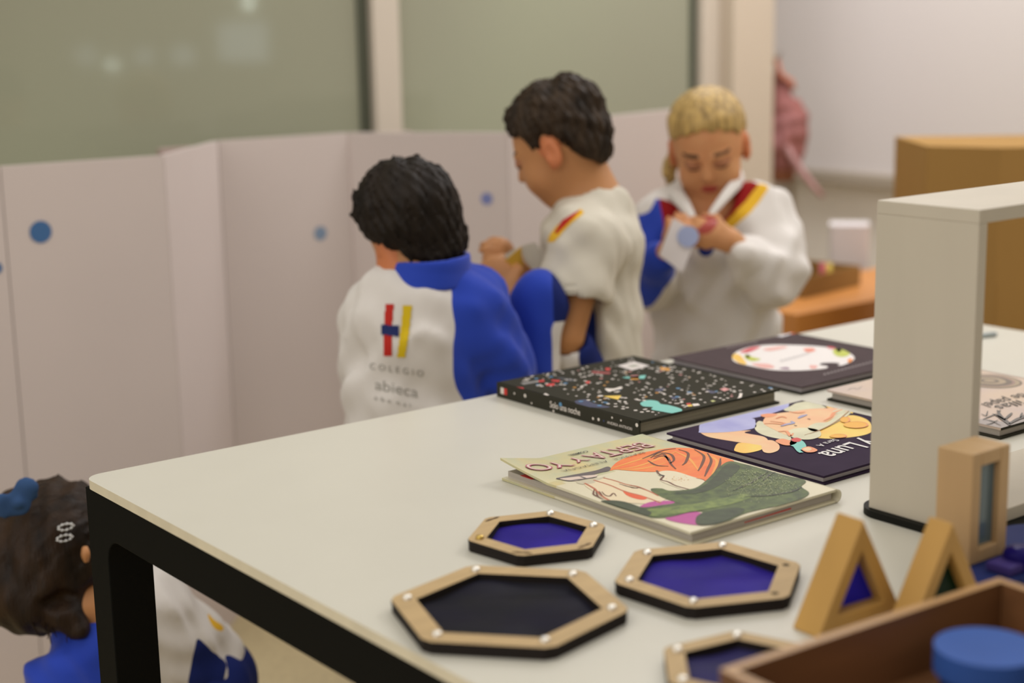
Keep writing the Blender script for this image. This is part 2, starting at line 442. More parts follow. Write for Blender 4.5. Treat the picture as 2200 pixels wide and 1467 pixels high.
def decal(name, wm, items, parent, step=2.0, lift=0.0012):
    """thin printed patches laid on the surface wm=(verts, faces): items = [(outline px, material)]"""
    bvh = BVHTree.FromPolygons([tuple(p) for p in wm[0]], [tuple(int(i) for i in f) for f in wm[1]])
    mb = MB()
    for k, (poly, m) in enumerate(items):
        poly = np.array(poly, float); x0, y0 = poly.min(0); x1, y1 = poly.max(0)
        nx = int((x1-x0)/step)+2; ny = int((y1-y0)/step)+2; hit = {}
        for i in range(nx+1):
            for j in range(ny+1):
                d = Vector(ray(x0+i*step, y0+j*step)).normalized()
                h, nrm, _, dist = bvh.ray_cast(Vector(CAM), d)
                if h is not None:
                    hit[i, j] = np.array(h)-np.array(d)*lift*(1+0.4*k)
        cen = np.array([(x0+(i+.5)*step, y0+(j+.5)*step) for i in range(nx) for j in range(ny)])
        ok = inpoly(cen, poly); vid = {}; vs = []; fs = []
        for q, (i, j) in zip(ok, [(i, j) for i in range(nx) for j in range(ny)]):
            if not q: continue
            ks = [(i, j), (i, j+1), (i+1, j+1), (i+1, j)]
            if not all(t in hit for t in ks): continue
            pp = [hit[t] for t in ks]
            if max(np.linalg.norm(pp[a]-pp[b]) for a in range(4) for b in range(a)) > 0.02: continue
            f = []
            for t in ks:
                if t not in vid: vid[t] = len(vs); vs.append(hit[t])
                f.append(vid[t])
            fs.append(tuple(f))
        mb.add(vs, fs, m, True)
    return mb.build(name, parent)

# ------------------------------------------------------------------ the setting
b = MB(); b.box(-2.5, -4.2, -0.1, 4.2, 5.2, 0, M_floor); struct(b, 'floor')
WX = 4.0
b = MB(); b.box(WX, -4.2, 0, WX+0.12, 5.2, 2.9, M_wallr); struct(b, 'wall_right')
GY = 3.30
xm0, xm1 = hity(786, 0, GY)[0], hity(842, 0, GY)[0]
xg = hity(1488, 0, GY)[0]; xc0 = hity(1532, 100, GY)[0]
yc = hitx(1576, 100, xc0)[1]; xc1 = hity(1664, 100, yc)[0]
b = MB(); b.box(-2.0, GY+0.03, 0.0, xc0, GY+0.10, 2.9, M_wall); struct(b, 'wall_back')
g1 = MB(); g1.box(-1.9, GY, 0.15, xm0-0.03, GY+0.02, 2.7, M_glass); w1 = struct(g1, 'window_1')
g2 = MB(); g2.box(xm1, GY, 0.15, xg, GY+0.02, 2.7, M_glass); w2 = struct(g2, 'window_2')
t = MB(); t.box(xm0-0.030, GY-0.004, 0.1, xm0-0.018, GY+0.022, 2.75, M_seal); t.box(xm0-0.010, GY-0.006, 0.1, xm0, GY+0.022, 2.75, M_seal)
t.box(xm0-0.018, GY, 0.1, xm0-0.010, GY+0.02, 2.75, M_glass); struct(t, 'trim_1')
t = MB(); t.box(xm0, GY-0.03, 0, xm1, GY+0.03, 2.9, M_frame); struct(t, 'trim_2', bevel=0.002)
t = MB(); t.box(xg-0.012, GY-0.006, 0.1, xg+0.010, GY+0.02, 2.75, M_seal); struct(t, 'trim_3')
t = MB(); t.box(xg+0.010, GY-0.03, 0, xc0-0.002, GY+0.03, 2.9, M_frame); struct(t, 'trim_4', bevel=0.002)
b = MB(); b.box(xc0, yc, 0, xc1, GY+0.25, 2.9, M_wall); struct(b, 'wall_column', bevel=0.004)
# the far side of the room, seen only as reflections in the glass
def mirror_at(x, y, Yb):
    q = hity(x, y, 2*GY-Yb); return np.array([q[0], Yb, q[2]])
YB = -4.0
b = MB(); b.box(-2.5, YB-0.12, 0, 4.2, YB, 2.9, M_wall); struct(b, 'wall_front')
M_day = mat('daylight_pane', (0.5, 0.5, 0.5), 0.5, emit=(0.80, 0.92, 1.0), estr=1.7)
M_lamp = mat('lamp_glow', (1, 1, 1), 0.5, emit=(0.85, 1.0, 0.92), estr=45.0)
def mirror_wall(x, y):
    q = hitx(x, y, WX-0.03); return np.array([q[0], 2*GY-q[1], q[2]])
def back_window(n, x0, y0, x1, y1):
    a = mirror_wall(x0, y1); c = mirror_wall(x1, y0); lo, hi = min(a[1], c[1]), max(a[1], c[1])
    w = MB(); w.box(WX-.02, lo, a[2], WX-.002, hi, c[2], M_day)
    for q in (lo-0.03, hi): w.box(WX-.04, q, a[2]-0.03, WX-.002, q+0.03, c[2]+0.03, M_frame)
    w.box(WX-.04, lo, a[2]-0.03, WX-.002, hi, a[2], M_frame); w.box(WX-.04, lo, c[2], WX-.002, hi, c[2]+.03, M_frame)
    return struct(w, 'window_%d' % n)
def spot(x, y, r, st):
    c = mirror_wall(x, y)
    o = MB(); o.add([(WX-.06, c[1]+r*math.cos(t_), c[2]+r*math.sin(t_)) for t_ in np.linspace(0, 6.2832, 17)[:-1]], [tuple(range(16))], M_lamp)
    o.tube([(WX-.055, c[1], c[2]), (WX-.002, c[1], c[2])], r*1.15, M_frame, 16)
    return props(o.build('wall_lamp'), st, 'lamp')
back_window(3, 468, 45, 578, 132)
back_window(4, 290, 105, 332, 138)
back_window(5, 368, 100, 420, 138)
back_window(6, 165, 100, 205, 138)
spot(252, 138, .022, 'small bright round wall lamp mirrored in the left glass pane')
spot(545, 8, .022, 'small bright round wall lamp mirrored near the top of the glass')

# pale board standing behind the folding screen (a sliver shows above it)
ZS = 1.02
def top(x, y, z=ZS): return at(x, y, z)[:2]
pf = [top(*q) for q in ((-330, 392), (0, 358), (352, 334), (468, 303), (748, 285), (1090, 285), (1308, 272))]
pf[0] = pf[1]+(pf[1]-pf[2])*1.1
scr = thing('folding_screen', 'long white zigzag folding screen with blue dots, standing behind the children', 'screen', (float(pf[3][0]), float(pf[3][1]), 0))
def vpanel(a, bb, dots, parent, z1=ZS, th=0.012, m=M_panel):
    a = np.array(a); bb = np.array(bb); d = (bb-a)/np.linalg.norm(bb-a); n = np.array([d[1], -d[0]])
    if n@(CAM[:2]-a) < 0: n = -n
    mb = MB(); q = [a+d*.001, bb-d*.001, bb-d*.001-n*th, a+d*.001-n*th]
    ar = sum(q[i-1][0]*q[i][1]-q[i][0]*q[i-1][1] for i in range(4))
    mb.prism(q if ar > 0 else q[::-1], 0, z1, m)
    for px, py, r, mm in dots:
        dr = ray(px, py); tt = ((a-CAM[:2])@n)/(dr[:2]@n); c = CAM+dr*tt
        rr = r/FPX*np.linalg.norm(c-CAM)
        vs = [tuple(c+rr*(math.cos(w)*np.array([d[0], d[1], 0])+math.sin(w)*np.array([0, 0, 1]))+0.001*np.array([n[0], n[1], 0])) for w in np.linspace(0, 2*math.pi, 33)[:-1]]
        mb.add(vs, [tuple(range(32))], mm)
    return mb.build('panel', parent)
dots = {0: [], 1: [(87, 498, 23, M_dot), (-8, 576, 12, M_dot)], 3: [(688, 501, 15, M_dotp)], 4: [(1046, 427, 13, M_dotv)]}
for i in range(6): vpanel(pf[i], pf[i+1], dots.get(i, []), scr)
pg = [top(1296, 244, 1.045), top(1345, 246, 1.045), top(1450, 235, 1.045), top(1560, 224, 1.045)]
scr2 = thing('folding_screen', 'pale upright screen continuing behind the fair-haired child and the taller boy, up to the column', 'screen', (float(pg[1][0]), float(pg[1][1]), 0))
vpanel(pg[1]-(pg[2]-pg[1])*0.45, pg[2], [], scr2, 1.045); vpanel(pg[2], pg[3], [], scr2, 1.045)
q = at(1325, 262, 1.02)
mb = MB(); mb.box(q[0]-.012, q[1]-.018, q[2]-.006, q[0]+.012, q[1]+.012, q[2]+.008, mat('bronze_clip', (0.14, 0.10, 0.035), 0.5))
props(mb.build('binder_clip', bevel=0.003), 'small bronze clip on the top corner of the screen beside the taller boy’s head', 'clip')
a = hity(337, 330, GY-0.16); c = hity(475, 300, GY-0.16)
mb = MB(); mb.box(a[0], GY-0.18, 0, c[0]+0.5, GY-0.16, hity(350, 318, GY-0.16)[2], mat('pink_board', (0.42, 0.31, 0.28), 0.8))
props(mb.build('notice_board', bevel=0.002), 'dull pink board whose top corner peeks over the screen under the left glass pane', 'board')

# whiteboard with its ledge on the right wall
z_l = hitx(1780, 378, WX-0.03)[2]
wb = thing('whiteboard', 'big white enamel board filling the upper right, above the cardboard box', 'whiteboard', (WX, 2.2, z_l))
mb = MB(); mb.box(WX-0.03, 0.9, z_l+0.02, WX-0.002, 4.3, 2.15, M_board); mb.build('writing_surface', wb)
mb = MB(); mb.box(WX-0.065, 0.9, z_l-0.02, WX-0.002, 4.3, z_l+0.02, M_ledge); mb.build('ledge', wb, bevel=0.004)
mb = MB(); p = hitx(1690, 440, WX-.01); mb.box(WX-.014, p[1]-.02, 0.1, WX-0.002, p[1]+.035, z_l-0.03, mat('tan_wall_strip', (0.50, 0.43, 0.36), .6)); struct(mb, 'wall_strip')  # upright strip below the ledge, darker than the wall

# ------------------------------------------------------------------ the white table
TX0, TX1, TY0, TY1 = 0.676, 2.186, 0.10, 1.695
def rrect(x0, y0, x1, y1, r, n=8):
    out = []
    for cx, cy, a0 in ((x1-r, y0+r, -90), (x1-r, y1-r, 0), (x0+r, y1-r, 90), (x0+r, y0+r, 180)):
        for i in range(n+1):
            a = math.radians(a0+90*i/n); out.append((cx+r*math.cos(a), cy+r*math.sin(a)))
    return out
tab = thing('table', 'large white table with a rounded corner and matt black steel frame, in the foreground', 'table', (1.43, 0.9, 0))
mb = MB(); mb.prism(rrect(TX0, TY0, TX1, TY1, 0.022), T-0.011, T, M_edge, M_table, M_edge); mb.build('tabletop', tab, bevel=0.0012)
def portal(x0, x1):
    """flat steel frame: two legs and the rail between them, rounded inner corners"""
    y0, y1 = TY0+0.002, TY1-0.002; zt = T-0.0115; lw = 0.052; rh = 0.05; r = 0.03
    pts = [(y0, 0), (y0, zt), (y1, zt), (y1, 0), (y1-lw, 0)]
    for i in range(9):
        a = math.radians(90*i/8); pts.append((y1-lw-r+r*math.cos(a), zt-rh-r+r*math.sin(a)))
    for i in range(9):
        a = math.radians(90+90*i/8); pts.append((y0+lw+r+r*math.cos(a), zt-rh-r+r*math.sin(a)))
    pts.append((y0+lw, 0)); n = len(pts)
    m = MB()
    # split as strip quads between outer and inner outlines to keep faces clean
    outer = [(y1, 0), (y1, zt-rh-r)]+[(y1, zt-rh/2)]*0
    v = [(x0, p[0], p[1]) for p in pts]+[(x1, p[0], p[1]) for p in pts]
    f = [tuple(range(n)), tuple(range(n, 2*n))[::-1]]+[(i, n+i, n+(i+1) % n, (i+1) % n) for i in range(n)]
    m.add(v, f, M_black); return m
for x0 in (TX0+0.001, TX1-0.056):
    portal(x0, x0+0.055).build('leg_frame', tab, bevel=0.0015)
for y0 in (TY0+0.08, TY1-0.10):
    mb = MB(); mb.box(TX0+0.056, y0, T-0.055, TX1-0.057, y0+0.03, T-0.0115, M_black); mb.build('rail', tab)

# ------------------------------------------------------------------ books
rnd = random.Random(5)
M_page = mat('page_block', (0.50, 0.46, 0.40), 0.8, 0.2, var=0.5, vscale=6, stretch=(1, 1, 160), rgb2=(0.36, 0.32, 0.28))
M_pagew = mat('pale_page_block', (0.50, 0.46, 0.47), 0.8, 0.2, var=0.25, vscale=6, stretch=(1, 1, 160))
def book(name, label, x0, y0, x1, y1, h, bd, mc, mp, spine, medge=None, mback=None, group=None, lift=None, gap=0.003):
    """hardback lying flat; spine on side 'x0' or 'x1'; returns (root, MB of the top cover)"""
    root = thing(name, label, 'book', ((x0+x1)/2, (y0+y1)/2, T), group=group)
    ins = 0.005
    px0 = x0+(0.002 if spine == 'x0' else ins); px1 = x1-(0.002 if spine == 'x1' else ins)
    mb = MB(); mb.box(px0, y0+ins, T+bd, px1, y1-ins, T+h-bd-0.0002, mp); mb.build('pages', root)
    mb = MB(); mb.box(x0, y0, T+0.0002, x1, y1, T+bd, mback or mc); mb.build('back_board', root, bevel=0.0006)
    sp = MB()
    if spine == 'x0': sp.box(x0-0.0015, y0, T+0.0003, x0+0.0018, y1, T+h, mc)
    else: sp.box(x1-0.0018, y0, T+0.0003, x1+0.0015, y1, T+h, mc)
    top_ = MB()
    if lift is None:
        top_.box(x0, y0, T+h-bd, x1, y1, T+h, mc)
    return root, top_, sp
S = 0.00012
def onz(z): return lambda pts: [tuple(at(x, y, z)[:2]) for x, y in pts]
def blob(mb, pts, z, k, m, smooth=True):
    q = smooth_closed(pts) if smooth else pts
    mb.flat([tuple(at(x, y, z)[:2]) for x, y in q], z+k*S, m)
def stroke(mb, pts, z, k, w, m, taper=True):
    q = [at(x, y, z)[:2] for x, y in smooth_open(pts, 6)]; n = len(q); L = []; R_ = []
    for i, p in enumerate(q):
        d = q[min(i+1, n-1)]-q[max(i-1, 0)]; d = d/(np.linalg.norm(d)+1e-9); nn = np.array([-d[1], d[0]])
        ww = w*(0.35+0.65*math.sin(math.pi*min(max(i/(n-1), .08), .92))) if taper else w
        L.append(p+nn*ww/2); R_.append(p-nn*ww/2)
    v = [(p[0], p[1], z+k*S) for p in L+R_]
    mb.add(v, [(n+i, n+i+1, i+1, i) for i in range(n-1)], m)

def clampart(mb, x0, y0, x1, y1):
    mb.v = [(min(max(p[0], x0), x1), min(max(p[1], y0), y1), p[2]) for p in mb.v]
# -- star-patterned black book
hS = 0.0205; zS = T+hS
M_sb = mat('black_book_cloth', (0.042, 0.040, 0.030), 0.5, 0.01)  # near-black lightened: haze of reflections is put into the base colour
r_, tc, sp = book('picture_book', 'black picture book covered in white stars, at the back edge of the table', 1.277, 1.392, 1.532, 1.683, hS, 0.003, M_sb, mat('grey_pages', (0.30, 0.27, 0.20), .8, .2, var=.5, vscale=6, stretch=(1, 1, 160), rgb2=(.16, .14, .10)), 'x0')
c_w = paint('star_white', (0.72, 0.66, 0.60)); c_bl = paint('star_blue', (0.10, 0.26, 0.45)); c_pk = paint('star_pink', (0.62, 0.28, 0.27))
c_rd = paint('print_red', (0.55, 0.035, 0.03)); c_yl = paint('print_yellow', (0.72, 0.50, 0.07)); c_tq = paint('print_turquoise', (0.17, 0.50, 0.44))
c_or = paint('print_orange', (0.60, 0.28, 0.04)); c_nb = paint('nebula_blue', (0.028, 0.036, 0.09)); c_gr = paint('print_grey', (0.22, 0.21, 0.19))
c_gn = paint('print_green', (0.03, 0.09, 0.04))
def dot(mb, x, y, z, r, m, n=9, e=1.0):
    mb.flat([(x+r*math.cos(2*math.pi*i/n), y+r*e*math.sin(2*math.pi*i/n)) for i in range(n)], z, m)
zt_ = zS
for pts, m in (([(1235, 862), (1258, 858), (1275, 866), (1310, 874), (1288, 876), (1250, 872)], c_nb), ([(1410, 836), (1428, 834), (1420, 840), (1408, 840)], c_nb),
               ([(1440, 852), (1456, 854), (1448, 858)], c_nb), ([(1518, 838), (1540, 842), (1528, 845)], c_nb), ([(1195, 810), (1240, 816), (1220, 819)], paint('haze_grey', (.04, .045, .05)))):
    blob(tc, pts, zt_, 1, m)
blob(tc, [(1376, 866), (1392, 860), (1412, 862), (1420, 868), (1438, 871), (1462, 878), (1464, 884), (1446, 888), (1425, 885), (1400, 880), (1402, 875), (1382, 873)], zt_, 3, c_tq)
blob(tc, [(1326, 786), (1362, 777), (1396, 786), (1358, 796)], zt_, 3, paint('label_white', (.62, .57, .54)), False)
blob(tc, [(1346, 787), (1362, 783), (1376, 786), (1360, 790)], zt_, 4, paint('label_green', (.36, .36, .30)), False)
blob(tc, [(1294, 851), (1335, 850), (1328, 859)], zt_, 3, c_yl, False); dot(tc, *at(1290, 851, zt_)[:2], zt_+4*S, 0.004, c_w)
for pts, m in (([(1336, 811), (1388, 806), (1384, 814), (1345, 813)], c_tq), ([(1352, 809), (1374, 807), (1372, 816), (1356, 816)], c_or), ([(1355, 807), (1372, 806), (1370, 810), (1356, 810)], c_pk),
               ([(1106, 832), (1124, 833), (1126, 836), (1108, 836)], c_rd), ([(1156, 818), (1168, 816), (1170, 820), (1158, 821)], c_rd), ([(1172, 826), (1192, 823), (1190, 829), (1174, 829)], c_rd),
               ([(1184, 816), (1204, 817), (1200, 821), (1186, 819)], c_rd), ([(1258, 820), (1268, 819), (1266, 824), (1259, 824)], c_rd), ([(1270, 797), (1312, 800), (1310, 804), (1274, 802)], paint('rocket_red', (.28, .05, .05))),
               ([(1300, 791), (1311, 791), (1311, 796), (1302, 796)], c_rd), ([(1418, 788), (1440, 792), (1438, 797), (1420, 795)], c_or), ([(1474, 867), (1484, 866), (1484, 870), (1476, 870)], c_rd),
               ([(1476, 870), (1486, 869), (1488, 873), (1479, 874)], c_yl), ([(1487, 868), (1500, 867), (1504, 871), (1490, 873)], c_w), ([(1546, 836), (1558, 833), (1568, 837), (1556, 841)], c_pk),
               ([(1540, 872), (1550, 870), (1558, 873), (1549, 876)], c_w), ([(1545, 872), (1550, 871), (1554, 873), (1549, 875)], c_rd), ([(1526, 861), (1532, 860), (1538, 862), (1531, 864)], paint('star_lime', (.5, .52, .2))),
               ([(1300, 835), (1318, 835), (1334, 831), (1336, 835), (1318, 839), (1308, 842)], c_w), ([(1160, 849), (1172, 845), (1180, 849), (1170, 851)], c_w),
               ([(1495, 884), (1510, 882), (1504, 887)], c_w), ([(1118, 823), (1150, 818), (1152, 822), (1125, 827)], c_gr)):
    blob(tc, pts, zt_, 3, m, len(pts) > 4)
stroke(tc, [(1592, 845), (1590, 853), (1585, 860), (1590, 867)], zt_, 3, 0.004, c_w, False)
for x, y in ((1198, 876), (1265, 879), (1288, 872), (1300, 865), (1248, 863), (1457, 835), (1481, 843), (1455, 853), (1655, 834), (1635, 851), (1152, 814), (1184, 810), (1302, 866), (1215, 824)):
    dot(tc, *at(x, y, zt_)[:2], zt_+5*S, 0.0032, c_bl)
for k in range(330):
    x = rnd.uniform(1.300, 1.528); y = rnd.uniform(1.396, 1.679)
    if rnd.random() < 0.35 and y < 1.47: pass
    r0 = rnd.choice([.0014, .0019, .0023, .0027]); m = c_w if rnd.random() < .9 else rnd.choice([c_or, c_pk, c_bl])
    dot(tc, x, y, zt_+2*S, r0, m, 8)
clampart(tc, 1.277, 1.392, 1.532, 1.683)
tc.build('front_cover', r_, bevel=0.0)
xs = 1.2755
def sdot(yy, zz, r, m): sp.add([(xs-.0004, yy+r*math.cos(a), T+zz+r*math.sin(a)) for a in [2*math.pi*i/8 for i in range(8)]], [tuple(range(8))], m)
for px, py, rr, m in ((1128, 850, .0026, c_w), (1142, 866, .0014, c_w), (1204, 869, .0032, c_bl), (1189, 883, .0018, c_w), (1274, 899, .0020, c_w), (1286, 901, .0022, c_w), (1315, 897, .0015, c_w),
                      (1368, 913, .0026, c_w), (1105, 845, .0016, c_w), (1297, 904, .0016, c_nb), (1334, 903, .0014, c_w)):
    h_ = hitx(px, py, xs-.0004); z_ = min(max(h_[2]-T, rr+.0005), hS-rr-.0003); sdot(h_[1], z_, rr, m)
for k, (px, py, m) in enumerate(((1079, 845, c_w), (1086, 848, c_rd))):
    h_ = hitx(px, py, xs-.0004); sp.add([(xs-.0004, h_[1]+a, T+0.0105+c) for a, c in ((.0035, -.0045), (.0035, .0045), (-.0035, .0045), (-.0035, -.0045))], [(0, 1, 2, 3)], m)
put_text(sp, 'Solo una noche', (xs, hitx(1182, 878, xs)[1], T+0.0065), (0, -1, 0), (0, 0, 1), 0.062, 0.0085, c_w, 0.01, lift=.0004)
put_text(sp, 'ANDREA ANTINORI', (xs, hitx(1305, 912, xs)[1], T+0.006), (0, -1, 0), (0, 0, 1), 0.047, 0.0038, c_w, 0.0, lift=.0004)
sp.build('spine', r_)

# -- BERTA Y YO
hB = 0.0155; zB = T+hB
M_cream = mat('cream_book_cover', (0.66, 0.61, 0.44), 0.32, 0.45, var=0.05, vscale=12)
M_marble = mat('marbled_band', (0.60, 0.50, 0.24), 0.35, 0.4, var=0.4, vscale=26, rgb2=(0.42, 0.46, 0.32), detail=5)
M_hb = mat('orange_brush_hair', (0.74, 0.125, 0.015), 0.4, 0.4, var=0.5, vscale=26, stretch=(1, 3, 1), rgb2=(0.78, 0.22, 0.03))
M_furg = mat('green_fur_print', (0.10, 0.14, 0.035), 0.5, 0.3, var=0.8, vscale=95, rgb2=(0.035, 0.055, 0.018), detail=6)
M_furd = mat('dark_green_fur_print', (0.045, 0.065, 0.025), 0.5, 0.3, var=0.6, vscale=90, rgb2=(0.022, 0.032, 0.012), detail=6)
M_furl = mat('light_green_fur_print', (0.20, 0.26, 0.06), 0.5, 0.3, var=0.8, vscale=110, rgb2=(0.07, 0.11, 0.03), detail=6)
c_mag = paint('print_magenta', (0.42, 0.055, 0.26)); c_mar = paint('print_maroon', (0.42, 0.055, 0.13)); c_brn = paint('print_brown', (0.12, 0.035, 0.015))
c_ink = paint('print_ink', (0.03, 0.03, 0.025)); c_brd = paint('brick_outline', (0.42, 0.11, 0.045)); c_scs = paint('scissor_steel', (0.10, 0.08, 0.08)); c_pinks = paint('letter_pink', (0.62, 0.50, 0.42))
c_face = paint('face_cream', (0.67, 0.60, 0.43)); c_lor = paint('hair_light_orange', (0.76, 0.33, 0.06)); c_flesh = paint('print_flesh', (0.70, 0.50, 0.30))
x0, y0, x1, y1 = 1.033, 1.052, 1.249, 1.358
root = thing('picture_book', 'cream picture book with orange hair and green fur on its cover, nearest book', 'book', (1.14, 1.2, T))
mb = MB(); mb.box(x0, y0, T+.0002, x1, y1, T+.0032, M_cream); mb.build('back_board', root, bevel=0.0008)
mb = MB(); mb.box(x0+.006, y0+.005, T+.0032, x1-.003, y1-.005, T+.0108, M_page); mb.add([(x0+.08, y0+.0047, T+.0062), (x0+.15, y0+.0047, T+.0062), (x0+.15, y0+.0047, T+.0078), (x0+.08, y0+.0047, T+.0072)], [(0, 1, 2, 3)], c_rd); mb.build('pages', root)
# front cover sheet: slightly raised and curled up at the far left corner
def cz(x, y):
    u = max(0, (x0+.055-x)/.055); v_ = max(0, (y-(y1-.085))/.085)
    return zB+0.011*(u*v_)**1.0*1.0+0.0006*math.sin((y-y0)*40)*u
NX, NY = 30, 40; cv = MB(); V_ = []
for s_, dz in ((0, 0), (1, -.0026)):
    for i in range(NX+1):
        for j in range(NY+1):
            xx = x0-.001+(x1-x0+.001)*i/NX; yy = y0+(y1-y0)*j/NY; V_.append((xx, yy, cz(xx, yy)+dz))
K = (NX+1)*(NY+1); idx = lambda i, j: i*(NY+1)+j; F_ = []
for i in range(NX):
    for j in range(NY):
        F_.append((idx(i, j), idx(i+1, j), idx(i+1, j+1), idx(i, j+1))); F_.append((K+idx(i, j+1), K+idx(i+1, j+1), K+idx(i+1, j), K+idx(i, j)))
for i in range(NX):
    for j, fl in ((0, 1), (NY, 0)):
        q = (idx(i, j), K+idx(i, j), K+idx(i+1, j), idx(i+1, j)); F_.append(q if fl else q[::-1])
for j in range(NY):
    for i, fl in ((0, 0), (NX, 1)):
        q = (idx(i, j), K+idx(i, j), K+idx(i, j+1), idx(i, j+1)); F_.append(q if fl else q[::-1])
# colour the far band by position
for fk in F_:
    pass
cv.add(V_, F_, M_cream)
kk = cv.slot(M_marble)
for n_, fk in enumerate(cv.f):
    cx_ = sum(cv.v[i][0] for i in fk)/4; cy_ = sum(cv.v[i][1] for i in fk)/4
    if cy_ > 1.262+0.30*max(0, (cx_-1.12))*0.35+0.004*math.sin(cx_*90) and max(cv.v[i][2] for i in fk) > zB-.001: cv.m[n_] = kk
zz = zB
blob(cv, [(1310, 1010), (1330, 990), (1372, 975), (1405, 968), (1450, 962), (1498, 965), (1540, 978), (1578, 992), (1556, 1012), (1535, 1036), (1500, 1033), (1470, 1022), (1440, 1012), (1400, 1014), (1360, 1012), (1325, 1009)], zz, 2, M_hb)
for pts in ([(1316, 1006), (1350, 995), (1400, 980), (1440, 968)], [(1325, 1009), (1365, 1003), (1400, 992), (1450, 972)], [(1335, 1010), (1380, 1007), (1430, 995)], [(1450, 970), (1480, 985), (1500, 1010)], [(1510, 975), (1540, 990), (1530, 1020)]):
    stroke(cv, pts, zz, 3, .0035, c_lor)
for pts in ([(1398, 984), (1415, 974), (1440, 976), (1448, 988), (1440, 996)], [(1404, 986), (1420, 980), (1434, 984), (1442, 998), (1452, 1008)], [(1392, 990), (1410, 1000), (1436, 1002)], [(1458, 966), (1478, 974), (1474, 992), (1466, 1000)],
            [(1492, 966), (1512, 980), (1508, 998), (1500, 1012)], [(1520, 974), (1528, 990), (1520, 1010), (1514, 1024)], [(1405, 982), (1425, 976), (1436, 990)], [(1548, 985), (1545, 1002), (1530, 1025)], [(1380, 986), (1400, 978), (1425, 968), (1452, 964)]):
    stroke(cv, pts, zz, 4, .0034, c_brn)
blob(cv, [(1412, 1018), (1424, 1012), (1450, 1013), (1480, 1022), (1515, 1035), (1500, 1050), (1485, 1056), (1455, 1048), (1420, 1034), (1424, 1028)], zz, 3, c_face)
stroke(cv, [(1411, 1011), (1415, 1018), (1425, 1024), (1420, 1031), (1436, 1036), (1452, 1044), (1480, 1052)], zz, 4, .0024, c_brn, False)
stroke(cv, [(1416, 1021), (1428, 1023)], zz, 5, .004, c_ink)
stroke(cv, [(1495, 1028), (1508, 1030), (1516, 1034)], zz, 5, .0016, c_brd)
for k in range(26): dot(cv, *at(rnd.gauss(1455, 14), rnd.gauss(1030, 4), zz)[:2], zz+5*S, .0006, c_lor, 6)
# scissors
blob(cv, [(1196, 1029), (1240, 1019), (1280, 1011), (1304, 1003), (1312, 1006), (1308, 1012), (1290, 1016), (1250, 1026), (1210, 1031)], zz, 3, c_scs)
blob(cv, [(1200, 1030), (1240, 1024), (1285, 1020), (1280, 1026), (1260, 1028), (1235, 1035), (1222, 1034)], zz, 4, c_pinks, False)
stroke(cv, [(1196, 1029), (1222, 1034), (1240, 1032), (1262, 1029), (1282, 1025)], zz, 5, .0036, c_scs)
stroke(cv, [(1245, 1024), (1262, 1030)], zz, 5, .003, c_scs, False)
blob(cv, [(1238, 1036), (1262, 1030), (1288, 1027), (1300, 1024), (1282, 1036), (1262, 1041), (1248, 1041)], zz, 3, paint('wash_grey', (.50, .45, .32)))
# arms and hands
blob(cv, [(1256, 1041), (1290, 1027), (1340, 1040), (1400, 1058), (1430, 1072), (1400, 1082), (1350, 1080), (1310, 1078), (1285, 1062)], zz, 3, paint('arm_cream', (.68, .57, .38)))
stroke(cv, [(1296, 1027), (1320, 1033), (1345, 1041), (1370, 1046), (1395, 1056), (1415, 1066)], zz, 4, .0022, c_brd, False)
stroke(cv, [(1275, 1032), (1310, 1043), (1342, 1056), (1380, 1066), (1420, 1081)], zz, 4, .0022, c_brd, False)
stroke(cv, [(1256, 1039), (1276, 1050), (1282, 1056), (1300, 1070), (1320, 1079)], zz, 4, .0026, c_brd, False)
for pts in ([(1277, 1052), (1275, 1062), (1285, 1068)], [(1281, 1056), (1284, 1066), (1296, 1073)], [(1287, 1056), (1294, 1066)], [(1293, 1057), (1300, 1064), (1310, 1066), (1318, 1060), (1324, 1066)], [(1330, 1040), (1350, 1046), (1370, 1050)], [(1352, 1046), (1362, 1049), (1378, 1048)]):
    stroke(cv, pts, zz, 5, .0020, c_brn)
blob(cv, [(1338, 1054), (1352, 1058), (1370, 1063), (1390, 1070), (1380, 1074), (1360, 1070), (1345, 1063)], zz, 4, paint('print_vermilion', (.66, .09, .02)))
blob(cv, [(1375, 1090), (1400, 1078), (1450, 1078), (1480, 1095), (1520, 1108), (1516, 1128), (1470, 1126), (1430, 1116), (1445, 1105), (1420, 1092)], zz, 3, c_mag)
# green fur coat
blob(cv, [(1398, 1052), (1420, 1050), (1440, 1055), (1480, 1052), (1500, 1046), (1520, 1030), (1560, 994), (1600, 998), (1680, 1020), (1730, 1033), (1722, 1046), (1738, 1062), (1700, 1082), (1650, 1092), (1600, 1104), (1560, 1122), (1530, 1128), (1498, 1128), (1496, 1112), (1510, 1100), (1480, 1102), (1440, 1112), (1400, 1114), (1350, 1106), (1305, 1092), (1286, 1080), (1302, 1075), (1340, 1078), (1380, 1090), (1420, 1086), (1450, 1080), (1420, 1068)], zz, 5, M_furg)
blob(cv, [(1390, 1096), (1440, 1090), (1500, 1082), (1560, 1070), (1600, 1062), (1612, 1070), (1570, 1084), (1510, 1096), (1450, 1106), (1400, 1110)], zz, 6, M_furl)
blob(cv, [(1286, 1080), (1302, 1075), (1340, 1078), (1380, 1092), (1400, 1104), (1380, 1112), (1345, 1105), (1305, 1092)], zz, 7, M_furd)
blob(cv, [(1498, 1110), (1530, 1098), (1580, 1092), (1600, 1098), (1560, 1120), (1530, 1128), (1500, 1128)], zz, 7, M_furd)
blob(cv, [(1530, 1030), (1562, 998), (1590, 1004), (1566, 1030), (1530, 1052), (1490, 1062), (1450, 1060), (1500, 1050)], zz, 6, M_furd)
